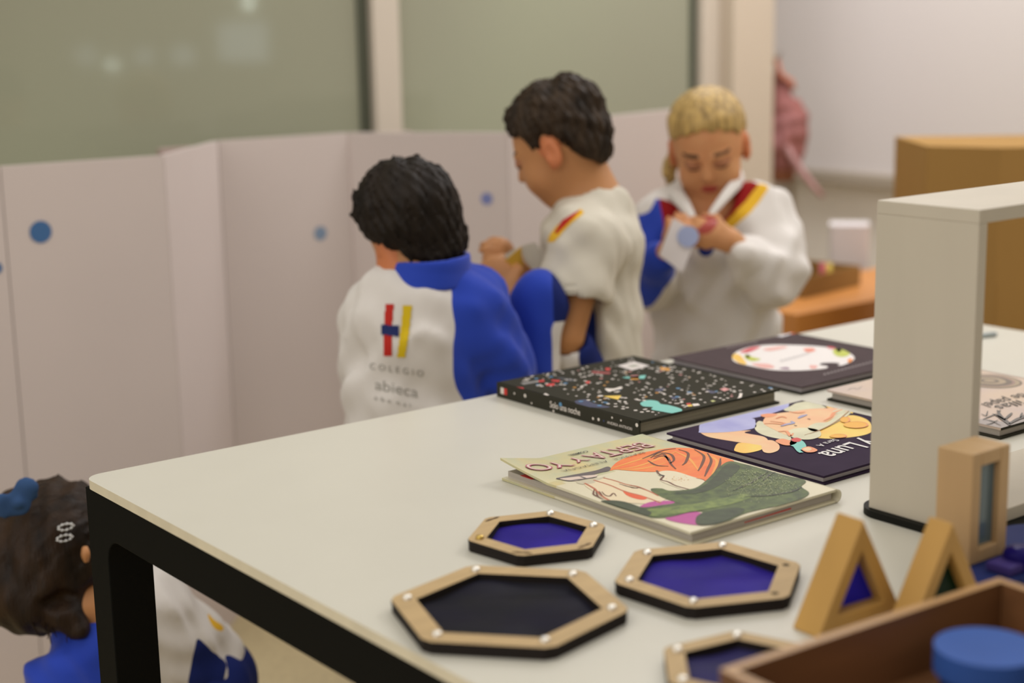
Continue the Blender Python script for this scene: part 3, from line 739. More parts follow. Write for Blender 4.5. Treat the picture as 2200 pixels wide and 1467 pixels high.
for pts in ([(1575, 1055), (1610, 1040), (1650, 1015)], [(1600, 1068), (1650, 1066), (1700, 1058), (1722, 1048)], [(1640, 1034), (1655, 1020), (1665, 1016)]):
    stroke(cv, pts, zz, 8, .0028, c_ink)
for k in range(520):
    px = rnd.gauss(1630, 50); py = rnd.gauss(1040, 18)
    if inpoly(np.array([[px, py]]), [(1560, 1030), (1600, 1004), (1715, 1035), (1725, 1060), (1640, 1085), (1560, 1080)])[0]:
        stroke(cv, [(px, py), (px+rnd.uniform(-3, 3), py-rnd.uniform(1, 2.5))], zz, 9, .0006, paint('fur_glint', (.30, .34, .16)), False)
# title lettering (turned away from the camera)
XD, YD = (-1, 0.02, 0), (0.10, -1, 0)
def title(word, start, width, height):
    ref, _ = text_geo(word, 0.0)
    put_text(cv, word, start, XD, YD, width, height, c_mar, 0.020, lift=10*S, ref=ref)
    put_text(cv, word, start, XD, YD, width, height, c_pinks, -0.010, lift=11.5*S, ref=ref)
title('BERTA', (1.2185, 1.329, zB), 0.089, 0.025)
title('Y', (1.1235, 1.330, zB), 0.018, 0.019)
title('YO', (1.096, 1.330, zB), 0.055, 0.024)
put_text(cv, 'BEATRICE', (1.1925, 1.296, zB), XD, YD, 0.046, 0.006, c_ink, -0.01, lift=10*S)
put_text(cv, 'ALEMAGNA', (1.1370, 1.297, zB), XD, YD, 0.066, 0.006, c_ink, -0.01, lift=10*S)
put_text(cv, 'COMBEL', (1.1470, 1.343, zB), XD, YD, 0.028, 0.005, c_ink, 0.02, lift=10*S)
cv.v = cv.v[:2*K]+[(min(max(p[0], x0), x1), min(max(p[1], y0), y1), p[2]) for p in cv.v[2*K:]]
cv.v = [p if k_ < 2*K else (p[0], p[1], p[2]+cz(p[0], p[1])-zB) for k_, p in enumerate(cv.v)]
o = cv.build('front_cover', root)
mb = MB(); n = 10
v = []; f = []
for j in (0, 1):
    for i in range(n+1):
        a = -math.pi/2+math.pi*i/n; v.append((x1-.001+.0085*math.cos(a), y0-.0005 if j == 0 else y1, T+.008+.0076*math.sin(a)))
for j in (0, 1):
    for i in range(n+1):
        a = -math.pi/2+math.pi*i/n; v.append((x1-.001+.0060*math.cos(a), y0-.0005 if j == 0 else y1, T+.008+.0052*math.sin(a)))
m_ = n+1
for i in range(n):
    f += [(i, m_+i, m_+i+1, i+1), (2*m_+i+1, 3*m_+i+1, 3*m_+i, 2*m_+i), (i, i+1, 2*m_+i+1, 2*m_+i), (m_+i+1, m_+i, 3*m_+i, 3*m_+i+1)]
mb.add(v, f, M_cream, True); mb.build('spine', root)
# printed strip on the lower board edge
mb = MB(); 
mb.add([(x0-.0003, y1-.002, T+.0004), (x0-.0003, y1-.095, T+.0004), (x0-.0003, y1-.095, T+.0031), (x0-.0003, y1-.002, T+.0031)], [(0, 1, 2, 3)], M_marble); mb.build('edge_print', root)
mb = MB(); mb.box(x0+.004, y1-.05, T+.0112, x0+.012, y1-.03, T+.0116, c_rd); mb.build('loose_flap', root)

# -- Luna book
hL = 0.0112; zL = T+hL
M_pur = mat('deep_purple_cover', (0.040, 0.026, 0.050), 0.5, 0.015, var=0.15, vscale=30)  # purple raised to carry reflected haze in its colour
M_yprint = mat('moon_yellow_print', (0.76, 0.55, 0.09), 0.4, 0.4, var=0.3, vscale=28, rgb2=(0.78, 0.42, 0.06))
M_lav = mat('lavender_print', (0.28, 0.29, 0.58), 0.4, 0.4, var=0.4, vscale=26, rgb2=(0.40, 0.42, 0.66))
M_peach = mat('peach_print', (0.74, 0.50, 0.26), 0.4, 0.4, var=0.25, vscale=24, rgb2=(0.74, 0.38, 0.20))
M_hairw = mat('ivory_print', (0.64, 0.62, 0.42), 0.4, 0.4, var=0.2, vscale=34)
c_pe2 = paint('print_coral', (0.72, 0.27, 0.12))
r_, tc, sp = book('picture_book', 'dark purple picture book with a big sleeping face and yellow cap on its cover', 1.287, 1.103, 1.532, 1.354, hL, 0.0025, M_pur, M_pagew, 'x1')
Z = zL
blob(tc, [(1755, 905), (1800, 898), (1830, 892), (1860, 900), (1874, 915), (1872, 928), (1850, 936), (1810, 941), (1770, 942), (1745, 935)], Z, 1, M_yprint)
blob(tc, [(1520, 905), (1530, 900), (1620, 878), (1680, 861), (1692, 862), (1695, 870), (1685, 879), (1625, 897), (1560, 904), (1525, 908)], Z, 2, M_lav)
blob(tc, [(1502, 925), (1510, 904), (1560, 900), (1615, 899), (1623, 908), (1620, 920), (1570, 928), (1508, 930)], Z, 3, M_lav)
blob(tc, [(1504, 928), (1520, 938), (1560, 946), (1620, 955), (1640, 957), (1650, 948), (1640, 938), (1600, 930), (1612, 925), (1560, 927), (1520, 929)], Z, 2, M_peach)
blob(tc, [(1578, 964), (1588, 952), (1620, 955), (1640, 960), (1632, 968), (1602, 974), (1580, 970)], Z, 4, M_yprint)
blob(tc, [(1636, 958), (1640, 948), (1660, 947), (1674, 957), (1672, 968), (1655, 974), (1640, 971)], Z, 5, M_peach)
blob(tc, [(1622, 922), (1628, 906), (1640, 907), (1660, 920), (1690, 930), (1700, 945), (1680, 944), (1640, 935)], Z, 3, M_hairw)
blob(tc, [(1684, 880), (1700, 872), (1712, 866), (1740, 862), (1765, 866), (1776, 874), (1760, 880), (1720, 884), (1694, 884)], Z, 3, M_hairw)
blob(tc, [(1765, 870), (1772, 862), (1800, 865), (1830, 872), (1837, 877), (1832, 888), (1822, 886), (1790, 880)], Z, 3, M_yprint)
blob(tc, [(1640, 910), (1646, 896), (1668, 889), (1700, 885), (1740, 879), (1790, 877), (1822, 876), (1828, 882), (1800, 895), (1772, 908), (1745, 925), (1720, 936), (1690, 935), (1660, 922)], Z, 4, M_peach)
blob(tc, [(1634, 892), (1650, 889), (1670, 890), (1660, 896), (1642, 897)], Z, 5, c_pe2)
blob(tc, [(1690, 932), (1705, 922), (1735, 920), (1760, 926), (1762, 938), (1740, 945), (1710, 943)], Z, 6, M_hairw)
blob(tc, [(1735, 920), (1752, 910), (1775, 908), (1790, 900), (1800, 890), (1822, 884), (1826, 890), (1805, 904), (1775, 920), (1750, 928)], Z, 6, M_hairw)
blob(tc, [(1790, 884), (1812, 878), (1822, 880), (1812, 886), (1798, 890)], Z, 7, M_hairw)
for pts in ([(1642, 911), (1665, 911), (1690, 914), (1680, 909), (1655, 906)], [(1667, 900), (1680, 896), (1690, 899)], [(1695, 885), (1715, 888), (1730, 886)], [(1770, 905), (1785, 897), (1792, 888), (1812, 880)], [(1672, 928), (1690, 928), (1698, 938), (1704, 932)]):
    stroke(tc, pts, Z, 8, .0042, c_pe2)
for pts in ([(1678, 917), (1690, 913), (1704, 910), (1700, 906)], [(1715, 900), (1724, 895), (1734, 892)]): stroke(tc, pts, Z, 9, .0056, paint('eye_blue', (.30, .31, .48)))
for pts in ([(1706, 915), (1712, 916)], [(1735, 901), (1741, 902)]): stroke(tc, pts, Z, 9, .0022, c_brn, False)
stroke(tc, [(1728, 936), (1760, 926), (1795, 908), (1822, 886), (1830, 878)], Z, 10, .0016, paint('ochre_line', (.36, .16, .04)))
for c_, rx, ry in (((1838, 914), 26, 7), ((1815, 903), 10, 6), ((1800, 938), 18, 4)):
    pts = [(c_[0]+rx*math.cos(t_), c_[1]+ry*math.sin(t_)) for t_ in np.linspace(0, 6.28, 13)[:-1]]
    blob(tc, pts, Z, 9, paint('crater_orange', (.74, .38, .04)))
    stroke(tc, pts[-4:]+pts[:5], Z, 10, .0018, c_pe2)
# small child figure
blob(tc, [(1666, 949), (1680, 944), (1698, 948), (1712, 952), (1700, 958), (1682, 957)], Z, 9, c_pe2)
blob(tc, [(1700, 948), (1716, 945), (1728, 952), (1732, 962), (1722, 968), (1708, 962), (1697, 957)], Z, 9, c_tq)
stroke(tc, [(1708, 960), (1716, 970), (1722, 974)], Z, 10, .005, c_tq, False)
blob(tc, [(1700, 945), (1712, 942), (1722, 946), (1716, 951), (1704, 950)], Z, 10, c_rd)
blob(tc, [(1722, 966), (1738, 961), (1756, 968), (1748, 973), (1732, 973)], Z, 10, c_pe2); blob(tc, [(1724, 967), (1736, 963), (1744, 967), (1736, 971)], Z, 11, c_flesh)
c_wt = paint('title_white', (0.66, 0.64, 0.62))
put_text(tc, 'Luna', (1.4165, 1.1755, Z), (-1, -.12, 0), (-.02, -1, 0), 0.066, 0.030, c_wt, 0.012, lift=6*S)
put_text(tc, 'y', (1.441, 1.172, Z), (-1, -.1, 0), (-.02, -1, 0), 0.015, 0.018, c_wt, 0.03, lift=6*S)
put_text(tc, 'Sara A', (1.412, 1.1955, Z), (-1, -.12, 0), (-.02, -1, 0), 0.038, 0.0095, c_wt, 0.0, lift=12*S)
clampart(tc, 1.287, 1.103, 1.532, 1.354)
tc.build('front_cover', r_); sp.build('spine', r_)

# -- palette book (brown-black square)
hP = 0.0115; zP = T+hP
M_pal = mat('brown_black_cover', (0.085, 0.064, 0.067), 0.55, 0.01, var=0.12, vscale=60)  # colour includes the grey haze of reflections, almost no gloss
r_, tc, sp = book('picture_book', 'square brown-black book with a white painter’s palette on its cover, farthest book', 1.590, 1.405, 1.862, 1.668, hP, 0.0022, M_pal, M_pagew, 'x1', mback=M_sb)
Z = zP; c_pw = paint('palette_white', (0.72, 0.68, 0.66))
blob(tc, [(1573, 768), (1582, 756), (1610, 746), (1650, 741), (1700, 741), (1760, 744), (1810, 752), (1834, 765), (1832, 775), (1812, 784), (1800, 785), (1804, 781), (1790, 779), (1766, 780), (1762, 784), (1778, 787), (1770, 792), (1720, 796), (1660, 795), (1610, 786), (1580, 778)], Z, 1, c_pw)
for pts, m in (([(1573, 768), (1580, 760), (1592, 765), (1600, 775), (1604, 783), (1588, 780)], M_yprint), ([(1590, 756), (1612, 747), (1634, 745), (1622, 752), (1604, 758)], paint('pal_rose', (.55, .06, .08))),
               ([(1600, 763), (1620, 768), (1634, 772), (1618, 776), (1604, 772)], paint('pal_lime', (.45, .50, .06))), ([(1602, 762), (1612, 764), (1606, 770)], paint('pal_olive', (.2, .2, .02))),
               ([(1640, 750), (1680, 744), (1690, 747), (1655, 754)], paint('pal_pink', (.70, .38, .34))), ([(1726, 750), (1744, 748), (1752, 753), (1736, 757)], paint('pal_salmon', (.70, .22, .15))),
               ([(1776, 745), (1790, 746), (1796, 750), (1782, 749)], paint('pal_rose', (.55, .06, .08))), ([(1790, 752), (1806, 750), (1826, 760), (1812, 767), (1794, 763)], paint('pal_lime', (.45, .50, .06))),
               ([(1796, 750), (1808, 751), (1802, 757)], paint('pal_green', (.12, .32, .03))), ([(1822, 772), (1832, 771), (1828, 778), (1822, 779)], paint('pal_orange', (.72, .22, .03))),
               ([(1615, 782), (1650, 782), (1664, 790), (1640, 791)], paint('pal_pink', (.70, .38, .34))), ([(1740, 785), (1756, 786), (1752, 792), (1742, 792)], paint('pal_pink', (.70, .38, .34))),
               ([(1674, 792), (1690, 789), (1696, 794)], paint('pal_violet', (.25, .14, .22)))):
    blob(tc, pts, Z, 3, m)
for i in range(7):
    stroke(tc, [(1676+i*9, 777-i*2.4), (1679+i*9, 773-i*2.4), (1681+i*9, 777-i*2.6), (1685+i*9, 774-i*2.4)], Z, 4, .0012, paint('pencil_grey', (.45, .42, .42)), False)
for i in range(15):
    a_ = (1770+i*7.5, 806-i*1.95); stroke(tc, [a_, (a_[0]+2, a_[1]-3.6), (a_[0]+4, a_[1]-.6)], Z, 3, .0014, paint('dim_letter', (.26, .22, .22)), False)
for i in range(9):
    a_ = (1562+i*7.5, 748-i*1.5); stroke(tc, [a_, (a_[0]+2, a_[1]-3), (a_[0]+4, a_[1]-.4)], Z, 3, .0014, paint('dim_letter', (.26, .22, .22)), False)
blob(tc, [(1664, 722), (1700, 711), (1716, 714), (1680, 724)], Z, 3, paint('bookmark_white', (.60, .58, .60)), False)
blob(tc, [(1693, 713), (1702, 709), (1718, 711), (1710, 717), (1698, 718)], Z, 4, paint('bookmark_red', (.68, .12, .05)), False)
clampart(tc, 1.590, 1.405, 1.862, 1.668)
tc.build('front_cover', r_); sp.build('spine', r_)

# -- tree book, partly behind the white frame
hT = 0.0150; zT = T+hT
M_tan = mat('blush_beige_cover', (0.58, 0.45, 0.33), 0.4, 0.35, var=0.2, vscale=10, rgb2=(0.50, 0.40, 0.36))
r_, tc, sp = book('picture_book', 'pale blush book with bare grey trees on its cover, behind the white open frame', 1.592, 1.088, 1.842, 1.362, hT, 0.003, M_tan, M_page, 'x1', mback=M_sb)
Z = zT
tc.box(1.5915, 1.0875, zT-.0031, 1.843, 1.0878, zT-.0001, M_sb)
c_tk = paint('tree_grey', (.12, .11, .10)); c_dk = paint('disc_grey', (.16, .13, .10)); c_dl = paint('disc_tan', (.36, .28, .19)); c_fog = paint('fog_grey', (.34, .30, .28))
blob(tc, [(2090, 905), (2110, 900), (2160, 906), (2200, 900), (2240, 905), (2240, 918), (2150, 920)], Z, 1, c_fog)
cx_, cy_ = at(2126, 819, Z)[:2]
for r, m, k in ((.043, c_dk, 2), (.040, c_dl, 3), (.034, paint('disc_rose', (.30, .20, .17)), 4), (.030, c_dk, 5), (.022, c_dl, 6), (.013, c_dk, 7), (.008, c_dl, 8)):
    pts = [(cx_+r*math.cos(t_)*(1+.05*math.sin(3*t_)), cy_+r*math.sin(t_)) for t_ in np.linspace(0, 6.2832, 29)[:-1]]; tc.flat(pts, Z+k*S, m)
for pts, w in (([(2172, 916), (2160, 905), (2150, 897), (2145, 886)], .007), ([(2160, 905), (2146, 896), (2132, 890)], .004), ([(2158, 903), (2168, 894), (2174, 888)], .004), ([(2168, 912), (2185, 902), (2200, 896), (2215, 884)], .006),
               ([(2150, 897), (2140, 893)], .003), ([(2192, 899), (2196, 888)], .003), ([(2112, 902), (2126, 896), (2142, 890)], .0025), ([(2106, 912), (2125, 912), (2145, 903)], .002), ([(2108, 890), (2118, 894), (2122, 884)], .002),
               ([(2150, 915), (2130, 905), (2115, 902)], .002), ([(2145, 886), (2150, 882)], .002), ([(2145, 886), (2142, 882)], .002)):
    stroke(tc, pts, Z, 9, w, c_tk)
put_text(tc, 'de papel', (1.760, 1.176, Z), (-1, 0, 0), (-.15, -1, 0), 0.090, 0.020, c_ink, -0.005, lift=9*S, shear=.2)
put_text(tc, 'illas', (1.724, 1.157, Z), (-1, 0, 0), (-.15, -1, 0), 0.052, 0.020, c_ink, -0.005, lift=9*S, shear=.2)
stroke(tc, [(1822, 838), (1832, 833), (1842, 836), (1852, 830)], Z, 3, .0012, c_fog, False)
clampart(tc, 1.5915, 1.0875, 1.843, 1.362)
tc.build('front_cover', r_); sp.build('spine', r_)

# small grey pen far right on the table
mb = MB(); a = at(2085, 723, T+.004); c = at(2136, 718, T+.004); mb.tube([a, c], .0045, mat('grey_plastic', (.34, .38, .38), .4)); mb.tube([c, c+(c-a)*.12], [.0045, .002], mat('grey_plastic', (.34, .38, .38), .4))
props(mb.build('pen'), 'short grey pen lying near the far right edge of the white table', 'pen')

# ------------------------------------------------------------------ hexagonal wooden frames with foil
def hexframe(c, r, w, ang, label, foil, bolts, holes=(), rz=0.0, brass=(), burns=(), h=0.0115):
    root = thing('hexagonal_frame', label, 'frame', (c[0], c[1], T), group='hexagonal wooden frames with coloured foil')
    H = lambda rr, chamf: [(c[0]+rr*math.cos(ang+k*math.pi/3+e), c[1]+rr*math.sin(ang+k*math.pi/3+e)) for k in range(6) for e in ((-chamf, chamf) if chamf else (0,))]
    mb = MB(); mb.hull_ring(H(r, .05), H(r-w, .0001), T+.0002, T+h*.62, M_burnt); mb.build('lower_ring', root)
    mb = MB(); mb.hull_ring(H(r*1.004, .05), H(r-w, .0001), T+h*.66, T+h, M_burnt, M_ply); mb.build('upper_ring', root, bevel=0.0)
    # foil sheet, gently wrinkled
    mb = MB(); R0 = r-w*.6; n = 26; vs = []; ids = {}
    for i in range(n+1):
        for j in range(n+1):
            x = -R0+2*R0*i/n; y = -R0+2*R0*j/n
            ids[i, j] = len(vs); vs.append((c[0]+x, c[1]+y, T+h*.40+.0010*math.sin(x*70+c[0]*40+1.5*math.sin(y*50))+.0008*math.sin(y*110+x*60+c[1]*30)))
    fs = []
    for i in range(n):
        for j in range(n):
            x = -R0+2*R0*(i+.5)/n; y = -R0+2*R0*(j+.5)/n; rr = math.hypot(x, y); aa = (math.atan2(y, x)-ang) % (math.pi/3)-math.pi/6
            if rr*math.cos(aa) < (r-w*.75)*math.cos(math.pi/6): fs.append((ids[i, j], ids[i+1, j], ids[i+1, j+1], ids[i, j+1]))
    mb.add(vs, fs, foil, True); mb.build('foil', root)
    rb = r-w*.62
    for k in range(6):
        a = ang+k*math.pi/3; p = (c[0]+rb*math.cos(a), c[1]+rb*math.sin(a))
        if k in bolts:
            m = M_brass if k in brass else M_chrome
            mb = MB(); mb.cyl(p, .0041, T+.0004, T+h+.0018, m, 16, dome=.0022); mb.build('screw', root)
        if k in holes:
            mb = MB(); mb.cyl(p, .0036, T+h, T+h+.00015, M_hole, 16); mb.cyl(p, .0022, T+h+.0001, T+h+.0003, M_burnt, 12); mb.build('screw_hole', root)
        if k in burns:
            mb = MB(); q = [(p[0]+.010*math.cos(a+1.57)*t_+rnd.uniform(-.0008, .0008)+(r-rb)*.35*math.cos(a), p[1]+.010*math.sin(a+1.57)*t_+(r-rb)*.35*math.sin(a)) for t_ in (-1, -.5, 0, .5, 1)]
            mb.tube([(x, y, T+h+.0002) for x, y in q], [.0003, .0011, .0007, .0012, .0003], mat('dark_splinter', (.10, .06, .03), .8), 6); mb.build('splinter', root)
    return root
R_ = math.radians
hexframe((.785, 1.026), .104, .021, R_(11.5), 'largest hexagonal wooden frame with near-black foil, bottom centre on the table', M_foild, range(6))
hexframe((.9265, 1.161), .070, .0175, R_(38), 'smallest hexagonal wooden frame with blue foil and a brass screw at its left corner', M_foilb, (0, 1, 2, 3)[0:0] or (5, 2, 0), (), brass=(2, ), burns=(1, 3, 4))
hexframe((.972, .967), .088, .0195, R_(35), 'hexagonal wooden frame with bright blue foil and two empty screw holes', M_foilb, (0, 1, 2, 3, 4)[0:0] or (1, 2, 3, 0), (4, 5))
hexframe((.845, .800), .069, .0165, R_(50), 'hexagonal wooden frame with violet foil partly hidden by the wooden tray', M_foilt, range(6))

# ------------------------------------------------------------------ white open frame on its black base
stand = thing('open_frame_stand', 'tall white wooden open frame standing on edge at the right of the table', 'frame', (1.45, .945, T))
FX0, FX1, FY0, FY1, FZ0, FZ1, th = 1.243, 1.70, .883, 1.004, T+.008, T+.3285, .0135
mb = MB(); mb.box(FX0, FY0, FZ0, FX0+th, FY1, FZ1-th, M_wbox); mb.build('side_board', stand, bevel=.0008)
mb = MB(); mb.box(FX1-th, FY0, FZ0, FX1, FY1, FZ1-th, M_wbox); mb.build('side_board', stand, bevel=.0008)
mb = MB(); mb.box(FX0, FY0, FZ1-th, FX1, FY1, FZ1, M_wbox); mb.build('top_board', stand, bevel=.0008)
mb = MB(); mb.box(FX0+th, FY0, FZ0, FX1-th, FY1, FZ0+th, M_wbox); mb.build('bottom_board', stand, bevel=.0008)
mb = MB(); mb.prism(rrect(1.236, .866, 1.71, 1.021, .03), T+.0002, T+.0078, M_bbase); props(mb.build('base_plate', bevel=.001), 'flat black plate with rounded corners lying under the white open frame', 'plate')

# ------------------------------------------------------------------ window blocks
def tri_block(c, w, hgt, d, label, pane, rz=0.0):
    root = thing('triangle_block', label, 'block', (c[0], c[1], T), rz, group='triangular wooden window blocks')
    hw = w/2; out = [(-hw, 0), (hw, 0), (.0035, hgt), (-.0035, hgt)]; s = .74
    cy_ = hgt*.36; out = [(-hw, 0), (hw, 0), (0, hgt)]
    inn = [(x*.54, cy_+(z-cy_)*.54) for x, z in out]
    m = MB(); co, si = math.cos(rz), math.sin(rz)
    def W(x, y, z): return (c[0]+x*co-y*si, c[1]+x*si+y*co, T+.0002+z)
    v = [W(x, y, z) for y in (-d/2, d/2) for x, z in out]+[W(x, y, z) for y in (-d/2, d/2) for x, z in inn]; f = []
    for i in range(3):
        j = (i+1) % 3
        f += [(i, j, 6+j, 6+i), (3+j, 3+i, 9+i, 9+j), (j, i, 3+i, 3+j), (6+i, 6+j, 9+j, 9+i)]
    m.add(v, f, M_pine); m.build('wooden_frame', root, bevel=.0018, segs=3)
    i2 = [(x*.56, cy_+(z-cy_)*.56) for x, z in out]
    m = MB(); v = [W(x, y, z) for y in (-.0025, .0025) for x, z in i2]
    m.add(v, [(0, 1, 2), (5, 4, 3), (1, 0, 3, 4), (2, 1, 4, 5), (0, 2, 5, 3)], pane); m.build('pane', root)
    return root
tri_block((1.0, .827), .102, .0945, .031, 'triangular wooden block with a bright blue window, left of the two triangles', M_acryb, R_(-4))
tri_block((1.060, .779), .100, .0900, .026, 'triangular wooden block with a dark green window, right of the two triangles', M_acryg, R_(-4))
slab_z = T+.018
mb = MB(); mb.prism(rrect(1.108, .765, 1.30, .857, .03), T+.0002, slab_z, M_navy); props(mb.build('blue_slab', bevel=.002), 'dark blue rounded slab lying under the rectangular window block', 'block')
rb = thing('rectangle_block', 'tall rectangular pale wooden block with a smoky blue window, in front of the white frame', 'block', (1.175, .831, slab_z))
bx0, bx1, by0, by1, bz0, bz1 = 1.147, 1.203, .811, .8495, slab_z+.0002, T+.1235
m = MB(); w_ = .0135
m.box(bx0, by0, bz0, bx0+w_, by1, bz1, M_beech); m.box(bx1-w_, by0, bz0, bx1, by1, bz1, M_beech)
m.box(bx0+w_, by0, bz0, bx1-w_, by1, bz0+w_, M_beech); m.box(bx0+w_, by0, bz1-w_, bx1-w_, by1, bz1, M_beech)
m.build('wooden_frame', rb, bevel=.0012)
m = MB(); m.box(bx0+w_-.001, .818, bz0+w_-.001, bx1-w_+.001, .822, bz1-w_+.001, M_acrys); m.build('pane', rb)
c = at(2196, 1190, slab_z+.012)
mb = MB(); mb.cyl((c[0], c[1]), .017, slab_z+.0002, slab_z+.012, mat('dark_blue_glass', (.01, .006, .09), .25, .05), 28, dome=.008)
props(mb.build('glass_dome'), 'dark glossy blue dome at the right edge beyond the tray corner', 'dome')
a = at(2110, 1203, slab_z+.008)
mb = MB(); mb.box(1.150, .770, slab_z+.0002, 1.29, .796, slab_z+.009, M_indigo); props(mb.build('indigo_bar', bevel=.002), 'flat indigo strip on the blue slab just behind the tray corner', 'bar')

# ------------------------------------------------------------------ wooden tray in the near corner
A_, B_ = np.array([.744, .729]), np.array([1.047, .711]); dx = (B_-A_)/np.linalg.norm(B_-A_); dy = np.array([dx[1], -dx[0]]); L_ = np.linalg.norm(B_-A_); D_ = .20; tw = .0085; hz = .06
ang = math.atan2(dx[1], dx[0])
tray = thing('tray', 'brown wooden open tray in the near right corner holding the blue disc', 'tray', (float(A_[0]), float(A_[1]), T), ang)
def trq(u0, u1, v0, v1): return [tuple(A_+dx*u+dy*v) for u, v in ((u0, v1), (u1, v1), (u1, v0), (u0, v0))]
for nm, (u0, u1, v0, v1) in (('side_wall', (0, L_, 0, tw)), ('side_wall', (0, L_, D_-tw, D_)), ('end_wall', (0, tw, tw, D_-tw)), ('end_wall', (L_-tw, L_, tw, D_-tw))):
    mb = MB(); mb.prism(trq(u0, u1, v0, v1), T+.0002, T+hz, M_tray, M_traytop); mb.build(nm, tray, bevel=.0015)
mb = MB(); mb.prism(trq(tw, L_-tw, tw, D_-tw), T+.0002, T+.006, M_tray); mb.build('bottom', tray)
for k, (z0, z1, cc, rr, lb) in enumerate(((T+.0062, T+.026, (.948, .648), .036, 'lower blue painted disc inside the tray, under the other'), (T+.0262, T+.046, (.948, .651), .039, 'bright blue painted round disc inside the wooden tray, topmost'))):
    mb = MB(); mb.cyl(cc, rr, z0, z1, M_bdisc if k else M_navy, 48); props(mb.build('disc', bevel=.002), lb, 'disc')

# ------------------------------------------------------------------ orange table, cartons, cardboard behind
OZ = 0.60
oc = at(1711, 675, OZ)[:2]
OX0, OY0 = float(oc[0]), float(oc[1])
ot = thing('side_table', 'low orange wooden table at the foot of the right wall carrying an open carton', 'table', (OX0+.4, OY0+.2, 0))
mb = MB(); mb.box(OX0, OY0, OZ-.055, OX0+.85, OY0+.30, OZ, M_orange); mb.build('tabletop', ot, bevel=.004)
for x in (OX0+.03, OX0+.77):
    for y in (OY0+.02, OY0+.23):
        mb = MB(); mb.box(x, y, 0, x+.05, y+.05, OZ-.055, M_orange); mb.build('leg', ot)
mb = MB(); mb.box(OX0+.08, OY0+.02, OZ-.14, OX0+.77, OY0+.04, OZ-.055, M_orange); mb.build('apron', ot)
cn = at(1728, 641, OZ); cr = at(1848, 612, OZ)
cw = float(np.linalg.norm(cr[:2]-cn[:2])); ca = math.atan2(cr[1]-cn[1], cr[0]-cn[0])
ct = thing('carton', 'small open brown cardboard carton on the orange table', 'box', (float(cn[0]), float(cn[1]), OZ), ca)
def cl(u0, u1, v0, v1):
    d = np.array([math.cos(ca), math.sin(ca)]); n_ = np.array([-d[1], d[0]]); return [tuple(cn[:2]+d*u+n_*v) for u, v in ((u0, v0), (u1, v0), (u1, v1), (u0, v1))]
for nm, q in (('wall', (0, cw, 0, .004)), ('wall', (0, cw, .146, .15)), ('wall', (0, .004, .004, .146)), ('wall', (cw-.004, cw, .004, .146)), ('bottom', (.004, cw-.004, .004, .146))):
    mb = MB(); mb.prism(cl(*q), OZ+.0003, OZ+(.048 if nm == 'wall' else .004), M_card2); mb.build(nm, ct)
for px, m, lb in ((1768, mat('crayon_pink', (.55, .10, .14), .5), 'pink crayon end poking out of the small carton'), (1781, mat('crayon_yellow', (.65, .48, .08), .5), 'yellow crayon end poking out of the small carton')):
    q = P(px, 566, float(np.hypot(*cn[:2]))+.10); mb = MB(); mb.tube([(q[0], q[1], OZ+.0045), q], .008, m); props(mb.build('crayon'), lb, 'crayon', group='crayons in the carton')
q0 = P(1780, 560, 4.2); q1 = P(1866, 560, 4.2)
mb = MB(); zt_ = P(1830, 485, 4.2)[2]; d = (q1-q0)[:2]; d /= np.linalg.norm(d); n_ = np.array([-d[1], d[0]])
pl = [q0[:2], q1[:2], q1[:2]+n_*.10, q0[:2]+n_*.10]
mb.prism([tuple(p_) for p_ in pl], 0.0005, zt_, M_white); props(mb.build('paper_bag', bevel=.01), 'tall plain white paper bag standing between the carton and the white frame', 'bag')
# big cardboard box
e0 = P(1993, 310, 3.40)[:2]; e1 = P(2152, 313, 3.365)[:2]; dd = (e1-e0)/np.linalg.norm(e1-e0); zc = P(1996, 310, 3.45)[2]
pn = e1+np.array([_r[0], _r[1]])*.32+np.array([math.cos(YAW), math.sin(YAW)])*.03
back = np.array([math.cos(YAW), math.sin(YAW)])*.28
base = [tuple(e0), tuple(e1), tuple(pn), tuple(pn+back), tuple(e0+back)]
cb = thing('cardboard_box', 'big upright brown cardboard box at the right, behind the white open frame', 'box', (float(e1[0]), float(e1[1]), 0))
mb = MB(); mb.prism(base, .0005, zc, M_card); mb.build('carton_body', cb, bevel=.003)
mb = MB(); fz = P(2160, 615, 3.32)[2]; mb.prism([tuple(e0+dd*.01-back*.012), tuple(e1-back*.012), tuple(e1-back*.002), tuple(e0+dd*.01-back*.002)], .0005, fz, M_card); mb.build('flap', cb)

# ------------------------------------------------------------------ pink backpack hanging beside the column
DB = float(np.hypot(xc1, yc))+0.14
bp = thing('backpack', 'dusty pink cloth backpack hanging by the side of the column', 'backpack', tuple(P(1690, 380, DB)))
g = SDF().u(ell(P(1680, 290, DB), (.062, .06, .12)), .01).u(cap(P(1672, 170, DB), P(1690, 240, DB), .022, .045), .03).u(cap(P(1705, 260, DB), P(1700, 340, DB), .045, .035), .03).disp(lambda Q: folds(Q, 3, 55, .010))
organic('pouch', g, *bounds(P(1680, 150, DB), P(1690, 400, DB), pad=.1), .006, [M_pink], bp)
g = SDF().u(cap(P(1672, 370, DB), P(1690, 372, DB), .036, .030)).disp(lambda Q: folds(Q, 5, 60, .006))
organic('lining', g, *bounds(P(1670, 350, DB), P(1700, 385, DB), pad=.06), .006, [M_brownc], bp)
mb = MB(); mb.tube([P(x, y, DB-.05) for x, y in ((1680, 300), (1700, 335), (1725, 372), (1748, 400), (1768, 422))], [.012, .012, .011, .009, .008], M_pinkb, 10); mb.build('strap', bp)
mb = MB(); mb.tube([P(x, y, DB-.03) for x, y in ((1668, 128), (1676, 160), (1700, 176), (1704, 192))], .010, mat('salmon_loop', (.52, .20, .13), .7), 10); mb.build('hanging_loop', bp)

